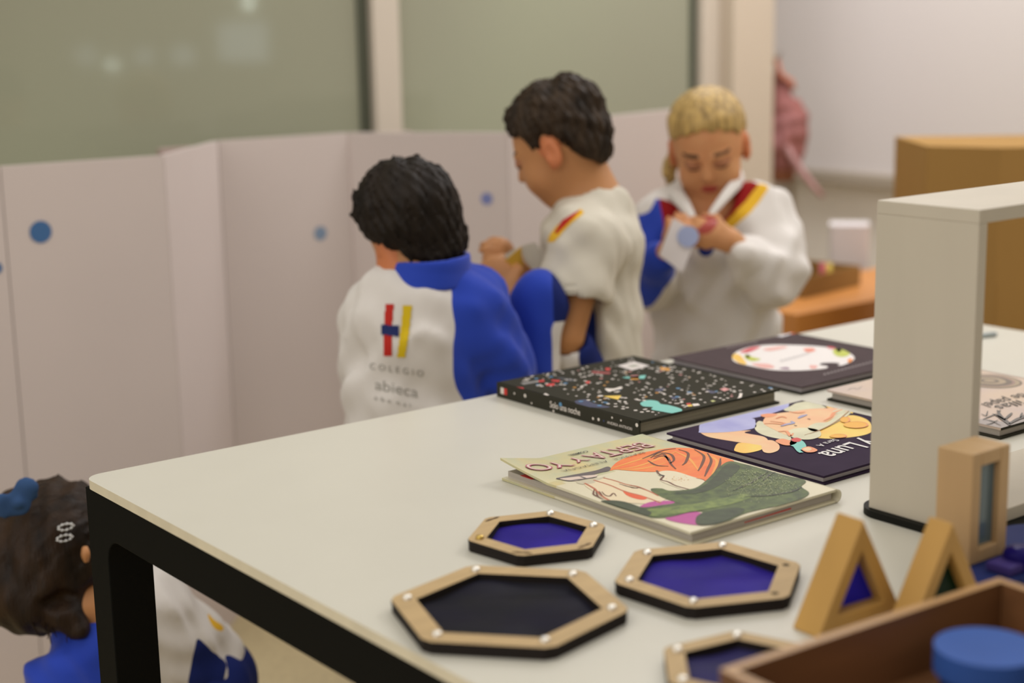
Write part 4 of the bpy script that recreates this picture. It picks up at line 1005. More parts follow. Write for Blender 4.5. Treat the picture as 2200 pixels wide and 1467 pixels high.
hq = P(1668, 128, DB-.03); mb = MB(); mb.tube([(xc1-.001, hq[1], hq[2]+.004), (hq[0]+.012, hq[1], hq[2]+.004), (hq[0]+.016, hq[1], hq[2]+.022)], .006, M_ledge, 10); mb.box(xc1, hq[1]-.015, hq[2]-.02, xc1+.004, hq[1]+.015, hq[2]+.03, M_ledge)
props(mb.build('coat_hook'), 'metal coat hook on the side of the column holding the pink backpack', 'hook')
# ------------------------------------------------------------------ children
def head_axes(fwd_az, pitch, roll=0.0):
    """right, forward, up rows; azimuth of the face in world, pitch>0 looks down, roll>0 tips to own right"""
    F = np.array([math.cos(fwd_az)*math.cos(pitch), math.sin(fwd_az)*math.cos(pitch), -math.sin(pitch)])
    U = np.array([math.cos(fwd_az)*math.sin(pitch), math.sin(fwd_az)*math.sin(pitch), math.cos(pitch)])
    Rr = np.cross(F, U)
    R2 = Rr*math.cos(roll)-U*math.sin(roll); U2 = Rr*math.sin(roll)+U*math.cos(roll)
    return np.array([R2, F, U2])
def head_sdf(c, A, s=1.0):
    c = np.array(c)
    def L(x, y, z): return c+s*(A.T@np.array([x, y, z]))
    def E(p, r): return ell(L(*p), tuple(s*q for q in r), A)
    g = SDF()
    g.u(E((0, -.010, .028), (.070, .082, .073)))
    g.u(E((0, .018, -.022), (.056, .062, .066)), .03)
    g.u(E((0, .040, -.074), (.024, .024, .022)), .035)
    for k in (-1, 1):
        g.u(E((k*.030, .046, -.040), (.026, .026, .026)), .02)
        g.cut(E((k*.027, .092, .000), (.016, .016, .011)), .014)
        g.u(E((k*.027, .0685, -.002), (.013, .012, .012)), .003)
        g.u(cap(L(k*.014, .079, .014), L(k*.042, .066, .015), .004*s, .003*s), .008)
        a = E((k*.073, -.004, -.010), (.008, .017, .027)); g.u(a, .006)
        g.cut(E((k*.080, -.000, -.006), (.006, .009, .014)), .005)
        g.u(E((k*.069, .004, -.030), (.006, .008, .009)), .004)
    g.u(cap(L(0, .074, .002), L(0, .087, -.024), .006*s, .0085*s), .010)
    for k in (-1, 1): g.u(E((k*.008, .079, -.027), (.006, .007, .005)), .004)
    g.u(E((0, .072, -.047), (.017, .010, .005)), .006)
    g.u(E((0, .070, -.055), (.014, .010, .005)), .005)
    return g, L
def head_mats(c, A, s, skin=0, ear=1, lip=2, lash=3, lid=4):
    def f(C):
        q = ((C-np.array(c))@A.T)/s; x, y, z = q.T; m = np.full(len(C), skin)
        ax_ = np.abs(x)
        m[(ax_ > .064) & (np.abs(y+.004) < .024) & (z > -.042) & (z < .022)] = ear
        m[(((x)/.019)**2+((z+.051)/.0085)**2 < 1) & (y > .062)] = lip
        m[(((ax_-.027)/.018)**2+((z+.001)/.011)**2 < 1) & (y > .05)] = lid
        m[(np.abs(ax_-.027) < .014) & (np.abs(z+.009+((ax_-.027)/.014)**2*-.003) < .0024) & (y > .05)] = lash
        m[(np.abs(ax_-.029) < .017) & (np.abs(z-.019) < .0026) & (y > .04)] = lash
        return m
    return f
def hair_cap(L, A, c, s, thick, line, ears=True, tuft=.004, seed=1):
    """line: list of (y, zmin) hairline points in head space"""
    ys, zs = zip(*sorted(line)); c = np.array(c)
    g = SDF().u(ell(L(0, -.010, .030), (s*(.0715+thick), s*(.083+thick), s*(.075+thick)), A))
    g.u(ell(L(0, -.034, -.028), (s*(.050+thick), s*(.040+thick), s*(.052+thick)), A), .02)
    def disp(Q):
        q = (Q-c)@A.T/s
        a = np.arctan2(q[:, 0], -q[:, 1]); return (np.sin(a*34+q[:, 2]*60+seed)+np.sin(a*57-q[:, 2]*90+seed*2))*tuft*.35+folds(Q, seed, 75, tuft*.7)
    g.disp(disp)
    def taper(Q):
        q = (Q-c)@A.T/s; e = q[:, 2]-np.interp(q[:, 1], ys, zs)
        return s*thick*.8*np.clip(1-e/.04, 0, 1)**1.2*np.where(q[:, 1] < .03, 1, .75)
    g.disp(taper)
    def cut(Q):
        q = (Q-c)@A.T/s; jag = np.sin(q[:, 0]*260+seed)*.003+np.sin(q[:, 0]*140+q[:, 1]*220)*.003
        return (np.interp(q[:, 1], ys, zs)+jag-q[:, 2])*s
    g.keep(cut, .006)
    inner = ell(L(0, -.010, .028), (s*.066, s*.078, s*.069), A)
    g.cut(inner, .002)
    return g
def hand(g, w, t, up, side, r=.0075, curl=1.0, k=.006, sc=1.0):
    """w wrist point, t knuckle direction, up = back-of-hand direction, side = thumb side. Palm + four fingers + thumb"""
    w = np.array(w, float); t = np.array(t, float); t /= np.linalg.norm(t)
    side = np.array(side, float); side -= t*(side@t); side /= np.linalg.norm(side); n = np.cross(t, side); n /= np.linalg.norm(n)
    if n@np.array(up) < 0: n = -n
    pl_ = .048*sc
    g.u(elc(w, w+t*pl_, .020*sc, .026*sc, n, .55), .012)
    for i in range(4):
        o = (1.5-i)*.0135*sc; base_ = w+t*pl_*(1.02 if i in (1, 2) else .93)+side*o
        ln = (.036, .040, .038, .030)[i]*sc; a1 = .5*curl+.08*i; a2 = 1.25*curl+.08*i
        p1 = base_+(t*math.cos(a1)-n*math.sin(a1))*ln*.5; p2 = p1+(t*math.cos(a2)-n*math.sin(a2))*ln*.35; p3 = p2+(t*math.cos(a2+.6*curl)-n*math.sin(a2+.6*curl))*ln*.28
        g.u(chain([base_-t*.008, p1, p2, p3], [r*sc, r*.95*sc, r*.88*sc, r*.75*sc]), .003)
    b0 = w+t*.014*sc+side*.017*sc; b1 = b0+(t*.6+side*.55-n*.35)*.026*sc; b2 = b1+(t*.9-side*.05-n*.45)*.022*sc
    g.u(chain([b0, b1, b2], [r*1.25*sc, r*1.1*sc, r*.85*sc]), .005)
    return g

UPZ = np.array([0, 0, 1.0])
R3 = np.array([_r[0], _r[1], 0.0]); F3 = np.array([math.cos(YAW), math.sin(YAW), 0.0])      # image right, away

def standing_legs(person, c, side, fwd, hip_z, mat_t, stance=.055):
    """trousers and shoes below the hips; c = hip centre on the ground plan"""
    c = np.array(c); g = SDF()
    sh = []
    for k in (-1, 1):
        hp = c+side*k*stance+UPZ*hip_z; kn = c+side*k*(stance+.012)+fwd*.02+UPZ*(hip_z*.52); an = c+side*k*(stance+.018)-fwd*.01+UPZ*.075
        g.u(chain([hp, kn, an], [.068, .048, .042]), .02); sh.append(an)
    g.u(ell(c+UPZ*(hip_z+.03), (.105, .085, .09), np.array([side, fwd, UPZ])), .03)
    g.disp(lambda Q: folds(Q, 21, 45, .005))
    organic('trousers', g, *bounds(c+UPZ*.03, c+UPZ*(hip_z+.12), pad=.16), .009, [mat_t], person)
    for a in sh:
        b_ = np.array([a[0], a[1], 0]); g = SDF().u(ell(b_+fwd*.045+UPZ*.028, (.036, .088, .030), np.array([side, fwd, UPZ]))).u(ell(b_-fwd*.005+UPZ*.05, (.034, .042, .040), np.array([side, fwd, UPZ])), .02)
        g.keep(lambda Q: .001-Q[:, 2], .002)
        organic('shoe', g, *bounds(b_, b_+fwd*.05+UPZ*.05, pad=.1), .007, [M_shoe], person)
    return sh
def leg_skin(g, c, side, fwd, hip_z, stance=.055):
    c = np.array(c)
    for k in (-1, 1):
        hp = c+side*k*stance+UPZ*hip_z; kn = c+side*k*(stance+.012)+fwd*.02+UPZ*(hip_z*.52); an = c+side*k*(stance+.018)-fwd*.01+UPZ*.05
        g.u(chain([hp, kn, an], [.052, .036, .026]), .02); g.u(cap(an-UPZ*.02, an+fwd*.07-UPZ*.025, .018, .016), .01)

# ---------------- boy seen from behind (blue collar)
D1 = 2.35
p1 = lambda x, y, d=0.0: P(x, y, D1+d)
base1 = p1(905, 880); base1[2] = 0
boy1 = thing('person', 'child seen from behind, short dark hair, white jacket with blue collar and H emblem', 'person', tuple(base1))
fw1 = math.atan2(*( (F3*.93-R3*.37)[[1, 0]] )); side1 = np.array([math.sin(fw1), -math.cos(fw1), 0]); fwd1 = np.array([math.cos(fw1), math.sin(fw1), 0])
hc1 = p1(886, 488, .02); A1 = head_axes(fw1+.28, R_(18), R_(-23)); s1 = .925
hg, L1 = head_sdf(hc1, A1, s1)
sh_l, sh_r = p1(818, 672, .02), p1(1018, 662, .0)
body = SDF(); body.ops = list(hg.ops)
nb = p1(918, 628, .0)
body.u(cap(p1(900, 520, .0), nb, .036, .042), .02).u(cap(sh_l, sh_r, .042, .042), .03).u(elc(p1(908, 660), p1(905, 900), .085, .095, fwd1, .72), .04)
el_r = p1(1075, 800, .02); wr_r = p1(1010, 860, .20); el_l = p1(792, 790, .04); wr_l = p1(800, 860, .19)
for a, e, w in ((sh_l, el_l, wr_l), (sh_r, el_r, wr_r)):
    body.u(chain([a, e, w], [.036, .028, .020]), .015)
hand(body, wr_r, fwd1-.3*R3, UPZ, -R3); hand(body, wr_l, fwd1+.3*R3, UPZ, R3)
cb1 = base1.copy(); leg_skin(body, cb1, side1, fwd1, .50)
hm = head_mats(hc1, A1, s1)
organic('body', body, *bounds(base1, hc1+UPZ*.1, sh_l, sh_r, wr_l, wr_r, pad=.13), .0055, [M_skin, M_ear, M_lips, M_lash, M_lid], boy1, lambda C, N: hm(C))
hr = hair_cap(L1, A1, hc1, s1, .012, [(-.13, -.12), (-.05, -.112), (-.034, -.060), (-.024, -.038), (-.012, -.012), (.012, .010), (.03, .020), (.06, .045), (.10, .052)], tuft=.007, seed=4)
organic('hair', hr, *bounds(hc1, pad=.14), .0042, [M_hair], boy1)
jk = SDF().u(elc(p1(908, 690), p1(905, 940), .108, .122, fwd1, .74), .03).u(cap(sh_l, sh_r, .056, .054), .04)
jk.u(cap(p1(918, 632), p1(915, 670), .050, .070), .03)
slv_r = chain([sh_r-R3*.01, el_r, wr_r+(wr_r-el_r)*.05], [.060, .056, .042]); slv_l = chain([sh_l+R3*.01, el_l, wr_l], [.056, .050, .040])
jk.u(slv_r, .02).u(slv_l, .02).disp(lambda Q: folds(Q, 8, 44, .010)).disp(lambda Q: folds(Q, 18, 75, .0042))
jk.keep(lambda Q: .56-Q[:, 2], .01)
blue1 = [(956, 540), (1250, 540), (1250, 700), (1200, 1000), (1005, 1000), (1000, 870), (978, 830), (972, 760), (978, 700), (972, 650)]
def jm1(C, N):
    px = proj(C); m = np.zeros(len(C), int); m[inpoly(px, blue1)] = 1; return m
jk1, wm1 = organic('jacket', jk, *bounds(p1(905, 600), sh_l, sh_r, el_l, el_r, wr_l, wr_r, p1(905, 1020), pad=.12), .0055, [M_cloth, M_blue], boy1, jm1)
ring = lambda c0, c1, r0, r1, t_: (lambda Q, f0=cap(c0, c1, r0, r1), f1=cap(c0+(c0-c1)*.6, c1+(c1-c0)*.6, r0-t_, r1-t_): smax(f0(Q), -f1(Q), .002))
col = SDF().u(ring(p1(921, 560, -.005), p1(912, 625, .0), .064, .074, .012))
col.keep(lambda Q: (Q-p1(925, 548))@_v(np.array([0, 0, 1.0])-.05*R3), .003).keep(lambda Q: (p1(920, 612)-Q)@_v(UPZ), .003)
organic('collar', col, *bounds(p1(920, 560), p1(920, 620), pad=.1), .0034, [M_blue], jk1, thick=.01)
H_items = [([(828, 653), (846, 653), (842, 700), (841, 765), (824, 765), (825, 700)], M_lred), ([(866, 656), (885, 656), (878, 720), (870, 768), (853, 767), (862, 700)], M_lyel), ([(820, 697), (858, 700), (856, 723), (819, 718)], M_lblu)]
def txt_px(word, x, y, w, h, slope=0.0, m=M_lgry, off=0.0):
    v, f = text_geo(word, off); mn, mx = v[:, 0].min(), v[:, 0].max(); hy = v[:, 1].max(); out = []
    q = [(x+(p_[0]-mn)/(mx-mn)*w, y-p_[1]/hy*h+slope*(p_[0]-mn)/(mx-mn)*w) for p_ in v]
    for fc in f: out.append(([q[i] for i in fc], m))
    return out
decal('emblem', wm1, H_items, jk1)
def text_decal(name, wm, specs, parent, lift=.0015):
    bvh = BVHTree.FromPolygons([tuple(p) for p in wm[0]], [tuple(int(i) for i in f) for f in wm[1]]); mb = MB()
    for word, x, y, w, h, slope, off in specs:
        v, f = text_geo(word, off); mn, mx = v[:, 0].min(), v[:, 0].max(); hy = v[:, 1].max(); Q = []
        for p_ in v:
            u_ = (p_[0]-mn)/(mx-mn); px = x+u_*w; py = y-p_[1]/hy*h+slope*u_*w; d = Vector(ray(px, py)).normalized()
            hh = bvh.ray_cast(Vector(CAM), d)[0]
            Q.append(np.array(hh)-np.array(d)*lift if hh is not None else P(px, py, D1-.1))
        mb.add(Q, f, M_lgry)
    return mb.build(name, parent)
text_decal('lettering', wm1, [('C O L E G I O', 794, 792, 116, 13, .15, 0), ('abieca', 806, 836, 92, 22, .20, -.005), ('a b a  n a i', 804, 858, 78, 9, .22, 0)], jk1)
standing_legs(boy1, base1, side1, fwd1, .50, M_navyc)

# ---------------- taller boy in profile (white t-shirt)
D2 = 2.60
p2 = lambda x, y, d=0.0: P(x, y, D2+d)
base2 = p2(1280, 850); base2[2] = 0
boy2 = thing('person', 'taller boy in profile looking down, white t-shirt with a red and yellow stripe', 'person', tuple(base2))
az2 = math.atan2(*((-R3*.95+F3*.30)[[1, 0]])); fwd2 = np.array([math.cos(az2), math.sin(az2), 0]); side2 = np.array([math.sin(az2), -math.cos(az2), 0])
hc2 = p2(1202, 312); A2 = head_axes(az2, R_(25), R_(0)); s2 = .95
hg, L2 = head_sdf(hc2, A2, s2); body = SDF(); body.ops = list(hg.ops)
body.u(cap(p2(1262, 372), p2(1292, 462), .037, .046), .02)
shl, shr = p2(1262, 520, -.095), p2(1278, 515, .095)
ell_, wrl = p2(1212, 722, -.135), p2(1092, 640, -.10)
elr, wrr = p2(1180, 650, .09), p2(1110, 575, .04)
body.u(cap(shl, shr, .042, .042), .03).u(elc(p2(1272, 520), p2(1282, 860), .078, .088, fwd2, .70), .04)
body.u(chain([shl, ell_, wrl], [.036, .032, .021]), .015).u(chain([shr, elr, wrr], [.036, .031, .020]), .015)
hand(body, wrl, p2(1050, 570, -.06)-wrl, -R3-F3*.5, R3*.6+UPZ*.6, curl=.8, sc=1.12); hand(body, wrr, p2(1078, 535, .0)-wrr, UPZ, R3*.3-UPZ+F3*.2, curl=.7)
leg_skin(body, base2, side2, fwd2, .52); hm2 = head_mats(hc2, A2, s2)
organic('body', body, *bounds(base2, hc2+UPZ*.1, shl, shr, wrl, wrr, p2(1050, 540), pad=.13), .0045, [M_skin, M_ear, M_lips, M_lash, M_lid], boy2, lambda C, N: hm2(C))
hr = hair_cap(L2, A2, hc2, s2, .012, [(-.13, -.075), (-.06, -.062), (-.032, -.022), (-.018, .010), (.004, .026), (.012, .004), (.028, .006), (.036, .036), (.06, .046), (.10, .050)], tuft=.008, seed=9)
organic('hair', hr, *bounds(hc2, pad=.14), .004, [M_hair2], boy2)
tee = SDF().u(elc(p2(1270, 530), p2(1284, 900), .098, .105, fwd2, .80), .03).u(cap(shl, shr, .055, .053), .04).u(cap(p2(1282, 452), p2(1280, 500), .048, .07), .04)
tee.u(cap(shl, shl+(ell_-shl)*.50, .055, .060), .015).u(cap(shr, shr+(elr-shr)*.5, .052, .056), .015).disp(lambda Q: folds(Q, 31, 40, .0075)).disp(lambda Q: folds(Q, 32, 80, .0036))
tee.cut(cap(p2(1246, 380), p2(1278, 448), .040, .046), .004)
tee.cut(cap(shl+(ell_-shl)*.55, ell_+(ell_-shl)*.5, .052, .10), .006)
tee.keep(lambda Q: .48-Q[:, 2], .006)
ts2, wm2 = organic('tshirt', tee, *bounds(p2(1270, 440), shl, shr, ell_, elr, p2(1284, 1000), pad=.12), .005, [M_tee], boy2)
decal('stripe', wm2, [([(1180, 505), (1196, 484), (1248, 448), (1256, 456), (1222, 484), (1190, 520), (1176, 520)], M_yel), ([(1192, 498), (1206, 474), (1236, 456), (1250, 450), (1226, 474), (1196, 504)], M_lred)], ts2)
standing_legs(boy2, base2, side2, fwd2, .52, M_navyc)
# jacket over his arm
jr = thing('jacket', 'blue and white jacket draped over the taller boy’s bent forearm', 'jacket', tuple(p2(1180, 720, -.1)))
g = SDF().u(elc(p2(1150, 655, -.18), p2(1130, 830, -.18), .040, .052, F3, .55)).u(cap(p2(1163, 612, -.17), p2(1185, 655, -.15), .027, .03), .02)
g.u(elc(p2(1215, 765, -.12), p2(1240, 800, -.10), .052, .050, F3, .8), .008).u(elc(p2(1258, 680, -.075), p2(1262, 830, -.065), .026, .034, F3, .6), .01)
g.disp(lambda Q: folds(Q, 12, 48, .007)); g.keep(lambda Q: .55-Q[:, 2], .01)
g.cut(cap(p2(1190, 610, -.10), p2(1215, 722, -.135), .036, .034), .004)
def jm2(C, N):
    px = proj(C); m = np.zeros(len(C), int); m[(px[:, 0] > 1186) & (px[:, 0] < 1250)] = 1; m[(px[:, 0] >= 1186) & (px[:, 0] < 1262) & (px[:, 1] < 690)] = 2
    m[px[:, 0] >= 1244] = 2; m[(px[:, 0] > 1235) & (px[:, 1] > 782+(1290-px[:, 0])*.25)] = 3; return m
organic('draped_cloth', g, *bounds(p2(1140, 590, -.18), p2(1130, 860, -.18), p2(1270, 700, -.07), p2(1250, 850, -.07), pad=.09), .0055, [M_blue, M_cloth, M_navyc, M_red], jr, jm2)
yp = thing('paper_packet', 'crumpled yellow and white paper held in the taller boy’s hands', 'paper', tuple(p2(1105, 590, -.05)))
def sheet(pts, m, parent, name, th=.0015, mb=None):
    mm = mb or MB(); a = [np.array(q) for q in pts]; n_ = np.cross(a[1]-a[0], a[2]-a[0]); n_ /= np.linalg.norm(n_); k = len(a)
    mm.add([tuple(q) for q in a]+[tuple(q+n_*th) for q in a], [tuple(range(k))[::-1], tuple(range(k, 2*k))]+[(i, (i+1) % k, k+(i+1) % k, k+i) for i in range(k)], m)
    return mm if mb is not None else mm.build(name, parent)
sheet([p2(1086, 560, -.075), p2(1120, 530, -.06), p2(1124, 570, -.055), p2(1108, 606, -.07), p2(1096, 600, -.078)], mat('yellow_card', (.62, .36, .03), .6), yp, 'yellow_card')
sheet([p2(1120, 528, -.04), p2(1150, 520, -.03), p2(1176, 560, -.03), p2(1150, 585, -.04), p2(1126, 560, -.04)], M_tee, yp, 'white_wrapper')
sheet([p2(1084, 548, -.065), p2(1108, 532, -.055), p2(1112, 538, -.055), p2(1088, 566, -.067)], M_tee, yp, 'white_edge')

# ---------------- fair-haired child facing the camera
D3 = 2.95
p3 = lambda x, y, d=0.0: P(x, y, D3+d)
base3 = p3(1540, 760, .02); base3[2] = 0
girl = thing('person', 'fair-haired child looking down, oversized white jacket with one blue sleeve', 'person', tuple(base3))
az3 = math.atan2(*((-F3-R3*.10)[[1, 0]])); fwd3 = np.array([math.cos(az3), math.sin(az3), 0]); side3 = np.array([math.sin(az3), -math.cos(az3), 0])
hc3 = p3(1522, 312); A3 = head_axes(az3-.06, R_(24), R_(6)); s3 = .97
hg, L3 = head_sdf(hc3, A3, s3); body = SDF(); body.ops = list(hg.ops)
body.u(cap(p3(1526, 370, .02), p3(1530, 450, .02), .034, .040), .02)
sa, sb = p3(1438, 476, .02), p3(1630, 470, .02)     # her right, her left
ea, wa = p3(1400, 600, -.03), p3(1436, 540, -.14)
eb, wb_ = p3(1672, 590, -.04), p3(1565, 515, -.15)
body.u(cap(sa, sb, .040, .040), .03).u(elc(p3(1534, 480, .02), p3(1540, 770, .02), .078, .090, fwd3, .72), .04)
body.u(chain([sa, ea, wa], [.034, .028, .019]), .015).u(chain([sb, eb, wb_], [.034, .028, .019]), .015)
hand(body, wa, p3(1462, 490, -.17)-wa, -F3-R3*.3, R3, curl=.8, sc=.92); hand(body, wb_, p3(1500, 500, -.17)-wb_, -F3+UPZ*.5, UPZ, curl=1.0, sc=1.0)
leg_skin(body, base3, side3, fwd3, .50); hm3 = head_mats(hc3, A3, s3)
organic('body', body, *bounds(base3, hc3+UPZ*.1, sa, sb, wa, wb_, eb, pad=.13), .0042, [M_skinf, M_ear, M_lips, M_lash, M_lid], girl, lambda C, N: hm3(C))
hr = hair_cap(L3, A3, hc3, s3, .006, [(-.13, -.070), (-.05, -.060), (-.022, -.02), (-.012, .018), (.0, .026), (.03, .032), (.05, .052), (.068, .064), (.10, .066)], tuft=.0028, seed=2)
organic('hair', hr, *bounds(hc3, pad=.13), .004, [M_blond], girl)
g = SDF()
for i, (x, y, r) in enumerate(((1450, 330, .012), (1444, 352, .014), (1438, 372, .013), (1442, 390, .010), (1452, 402, .008))): g.u(ell(p3(x, y, .05+.008*(i % 2)), (r, r, r*1.15)), .008)
g.u(cap(p3(1480, 310, .08), p3(1446, 345, .05), .02, .013), .01).disp(lambda Q: folds(Q, 2, 160, .005))
organic('ponytail', g, *bounds(p3(1480, 310, .08), p3(1445, 400, .05), pad=.05), .004, [M_blond], girl)
jk = SDF().u(elc(p3(1536, 500, .02), p3(1540, 790, .02), .108, .122, fwd3, .80), .03).u(cap(sa, sb, .054, .058), .04)
jk.u(chain([sa, p3(1393, 560, -.02), p3(1396, 610, -.05), p3(1430, 560, -.12)], [.054, .050, .046, .030]), .02)
jk.u(cap(p3(1396, 590, -.03), p3(1382, 625, -.03), .040, .012), .02)
jk.u(chain([sb, p3(1655, 545, -.02), p3(1650, 590, -.06), p3(1590, 540, -.13)], [.058, .066, .062, .036]), .02)
jk.u(cap(p3(1655, 560, -.03), p3(1632, 625, -.05), .062, .030), .02)
jk.disp(lambda Q: folds(Q, 51, 44, .013)).disp(lambda Q: folds(Q, 52, 75, .0050))
jk.cut(cap(p3(1530, 330, -.02), p3(1524, 430, -.035), .05, .046), .006).cut(cap(p3(1518, 420, -.14), p3(1508, 480, -.15), .040, .004), .006)
jk.keep(lambda Q: .52-Q[:, 2], .008)
blueg = [(1340, 470), (1395, 455), (1410, 425), (1424, 430), (1432, 480), (1428, 520), (1452, 560), (1450, 590), (1400, 660), (1340, 660)]
redg1 = [(1415, 425), (1440, 432), (1470, 452), (1476, 490), (1425, 515), (1424, 470)]; redg2 = [(1506, 490), (1540, 440), (1600, 385), (1634, 394), (1604, 432), (1554, 482), (1524, 506)]
yelg = [(1632, 392), (1654, 402), (1618, 452), (1568, 496), (1552, 484), (1602, 432)]
def jm3(C, N):
    px = proj(C); m = np.zeros(len(C), int); fr = (C-p3(1530, 500, .05))@F3 < 0.02
    m[inpoly(px, blueg)] = 1; m[inpoly(px, redg1) & fr] = 2; m[inpoly(px, redg2) & fr] = 2; m[inpoly(px, yelg) & fr] = 3; return m
jk3, _ = organic('jacket', jk, *bounds(p3(1530, 400), sa, sb, p3(1370, 600), p3(1700, 600), p3(1450, 500, -.17), p3(1540, 980), pad=.12), .0048, [M_cloth, M_blue, M_red, M_yel], girl, jm3)
col = MB()
def flap(rows, m, mb, th=.004):
    n = len(rows[0]); v = []; f = []
    for r_ in rows: v += [np.array(q) for q in r_]
    N = len(v); off = -F3*th*.8+UPZ*th*.4; v = v+[q-off for q in v]
    for i in range(len(rows)-1):
        for j in range(n-1): a = i*n+j; f += [(a, a+1, a+n+1, a+n), (N+a+n, N+a+n+1, N+a+1, N+a)]
    rim = [j for j in range(n)]+[i*n+n-1 for i in range(1, len(rows))]+[(len(rows)-1)*n+j for j in range(n-2, -1, -1)]+[i*n for i in range(len(rows)-2, 0, -1)]
    f += [(rim[k], N+rim[k], N+rim[(k+1) % len(rim)], rim[(k+1) % len(rim)]) for k in range(len(rim))]
    mb.add(v, f, m, True)
flap([[p3(1592, 362, .03), p3(1582, 374, -.03), p3(1556, 406, -.07), p3(1528, 446, -.105), p3(1506, 486, -.128)],
      [p3(1597, 373, .025), p3(1589, 386, -.035), p3(1562, 418, -.08), p3(1533, 454, -.112), p3(1509, 490, -.130)],
      [p3(1600, 386, .015), p3(1593, 400, -.04), p3(1564, 430, -.085), p3(1535, 462, -.116), p3(1511, 492, -.130)]], M_cloth, col)
flap([[p3(1452, 398, .03), p3(1462, 402, -.03), p3(1480, 428, -.07), p3(1492, 456, -.10), p3(1502, 486, -.126)],
      [p3(1440, 408, .02), p3(1448, 412, -.04), p3(1468, 438, -.08), p3(1486, 466, -.11), p3(1499, 488, -.128)],
      [p3(1432, 418, .01), p3(1440, 424, -.045), p3(1460, 448, -.085), p3(1480, 474, -.112), p3(1496, 492, -.128)]], M_cloth, col)
col.build('collar', jk3)
standing_legs(girl, base3, side3, fwd3, .50, M_navyc)
pc = thing('paper_card', 'small white paper with a pale blue circle held in the fair-haired child’s hands', 'paper', tuple(p3(1465, 520, -.19)))
q4 = [p3(1446, 468, -.185), p3(1500, 500, -.19), p3(1466, 586, -.20), p3(1416, 548, -.195)]
sh3 = sheet(q4, mat('bright_paper', (.78, .74, .76), .6), pc, 'sheet', .001)
cc_ = p3(1478, 508, -.196); e1_ = (q4[1]-q4[0])/np.linalg.norm(q4[1]-q4[0]); e2_ = (q4[3]-q4[0]); e2_ -= e1_*(e2_@e1_); e2_ /= np.linalg.norm(e2_)
mb = MB(); mb.add([tuple(cc_+.019*(math.cos(t_)*e1_+math.sin(t_)*e2_)) for t_ in np.linspace(0, 6.2832, 25)[:-1]], [tuple(range(24))], paint('pale_blue_print', (.36, .42, .66))); mb.build('printed_circle', sh3)
mb = MB(); cd = p3(1516, 534, -.165)
mb.add([tuple(cd+.014*(math.cos(t_)*R3+math.sin(t_)*UPZ)-F3*w) for w in (0, .004) for t_ in np.linspace(0, 6.2832, 21)[:-1]], [tuple(range(20)), tuple(range(20, 40))]+[(i, (i+1) % 20, 20+(i+1) % 20, 20+i) for i in range(20)], M_navyc)
props(mb.build('sticker'), 'dark navy round sticker just under the fair-haired child’s fist', 'sticker')

# ---------------- child crouching at lower left with a blue bow
D4 = 2.22
p4 = lambda x, y, d=0.0: P(x, y, D4+d)
base4 = p4(330, 1467, .05); base4[2] = 0
g4 = thing('person', 'crouching child with long brown hair, blue bow and silver clips behind the table leg', 'person', tuple(base4))
az4 = math.atan2(*((-R3*.8+F3*.35)[[1, 0]])); fwd4 = np.array([math.cos(az4), math.sin(az4), 0]); side4 = np.array([math.sin(az4), -math.cos(az4), 0])
hc4 = p4(104, 1205); az4h = math.atan2(*((R3*.95+F3*.30)[[1, 0]])); A4 = head_axes(az4h, R_(58), R_(0)); s4 = 1.0
hg, L4 = head_sdf(hc4, A4, s4); body = SDF(); body.ops = list(hg.ops)
s4r, s4l = p4(225, 1385, -.035), p4(250, 1260, .10)
hip = p4(398, 1462, .06)
body.u(cap(p4(130, 1250, .03), p4(238, 1300, .02), .036, .040), .02).u(cap(s4r, s4l, .04), .03).u(elc(p4(250, 1300, .0), hip, .075, .090, UPZ, .8), .04)
er, wr = p4(145, 1462, -.07), p4(110, 1540, -.02); el, wl = p4(240, 1480, .10), p4(150, 1540, .08)
body.u(chain([s4r, er, wr], [.034, .028, .020]), .015).u(chain([s4l, el, wl], [.034, .028, .020]), .015)
body.u(ell(p4(184, 1190, -.082), (.008, .008, .014)), .010).u(ell(p4(150, 1302, -.045), (.040, .040, .022)), .03)
hand(body, wr, -UPZ-R3*.3, -F3, R3); hand(body, wl, -UPZ-R3*.3, -F3, R3)
knr, knl = p4(280, 1610, -.06), p4(280, 1600, .16)
anr, anl = np.array([*p4(420, 1500, -.02)[:2], .06]), np.array([*p4(420, 1500, .17)[:2], .06])
for k_, a_ in ((knr, anr), (knl, anl)):
    k_[2] = .18; body.u(chain([hip, k_, a_, a_+fwd4*.09-UPZ*.03], [.055, .04, .028, .018]), .02)
hm4 = head_mats(hc4, A4, s4)
organic('body', body, *bounds(hc4+UPZ*.1, s4r, s4l, hip, wr, wl, anr, anl, base4, pad=.13), .0055, [M_skin, M_ear, M_lips, M_lash, M_lid], g4, lambda C, N: hm4(C))
hr = hair_cap(L4, A4, hc4, s4, .014, [(-.13, -.12), (-.04, -.12), (.0, -.075), (.03, -.03), (.05, .03), (.06, .055), (.10, .06)], tuft=.004, seed=6)
hr2 = SDF().u(ell(p4(84, 1262, -.01), (.078, .078, .060))).u(cap(p4(30, 1240, .0), p4(26, 1180), .052, .055), .03)
hr2.u(cap(p4(45, 1300, -.03), p4(92, 1350, -.03), .030, .006), .02).u(cap(p4(0, 1130, .03), p4(30, 1095, .03), .036, .028), .03).u(cap(p4(120, 1150, -.05), p4(60, 1270, -.05), .035, .04), .03)
hr2.u(cap(p4(110, 1270, -.06), p4(165, 1350, -.085), .036, .016), .02)
hr.u(hr2, .02).cut(ell(p4(184, 1190, -.100), (.018, .018, .021)), .004).cut(ell(p4(148, 1302, -.115), (.042, .042, .017)), .008)
def strand(Q):
    q = Q-hc4; a = q@R3; return (np.sin(a*230+q[:, 2]*60)+np.sin(a*140-q[:, 2]*90+1))*.0014+folds(Q, 71, 60, .004)
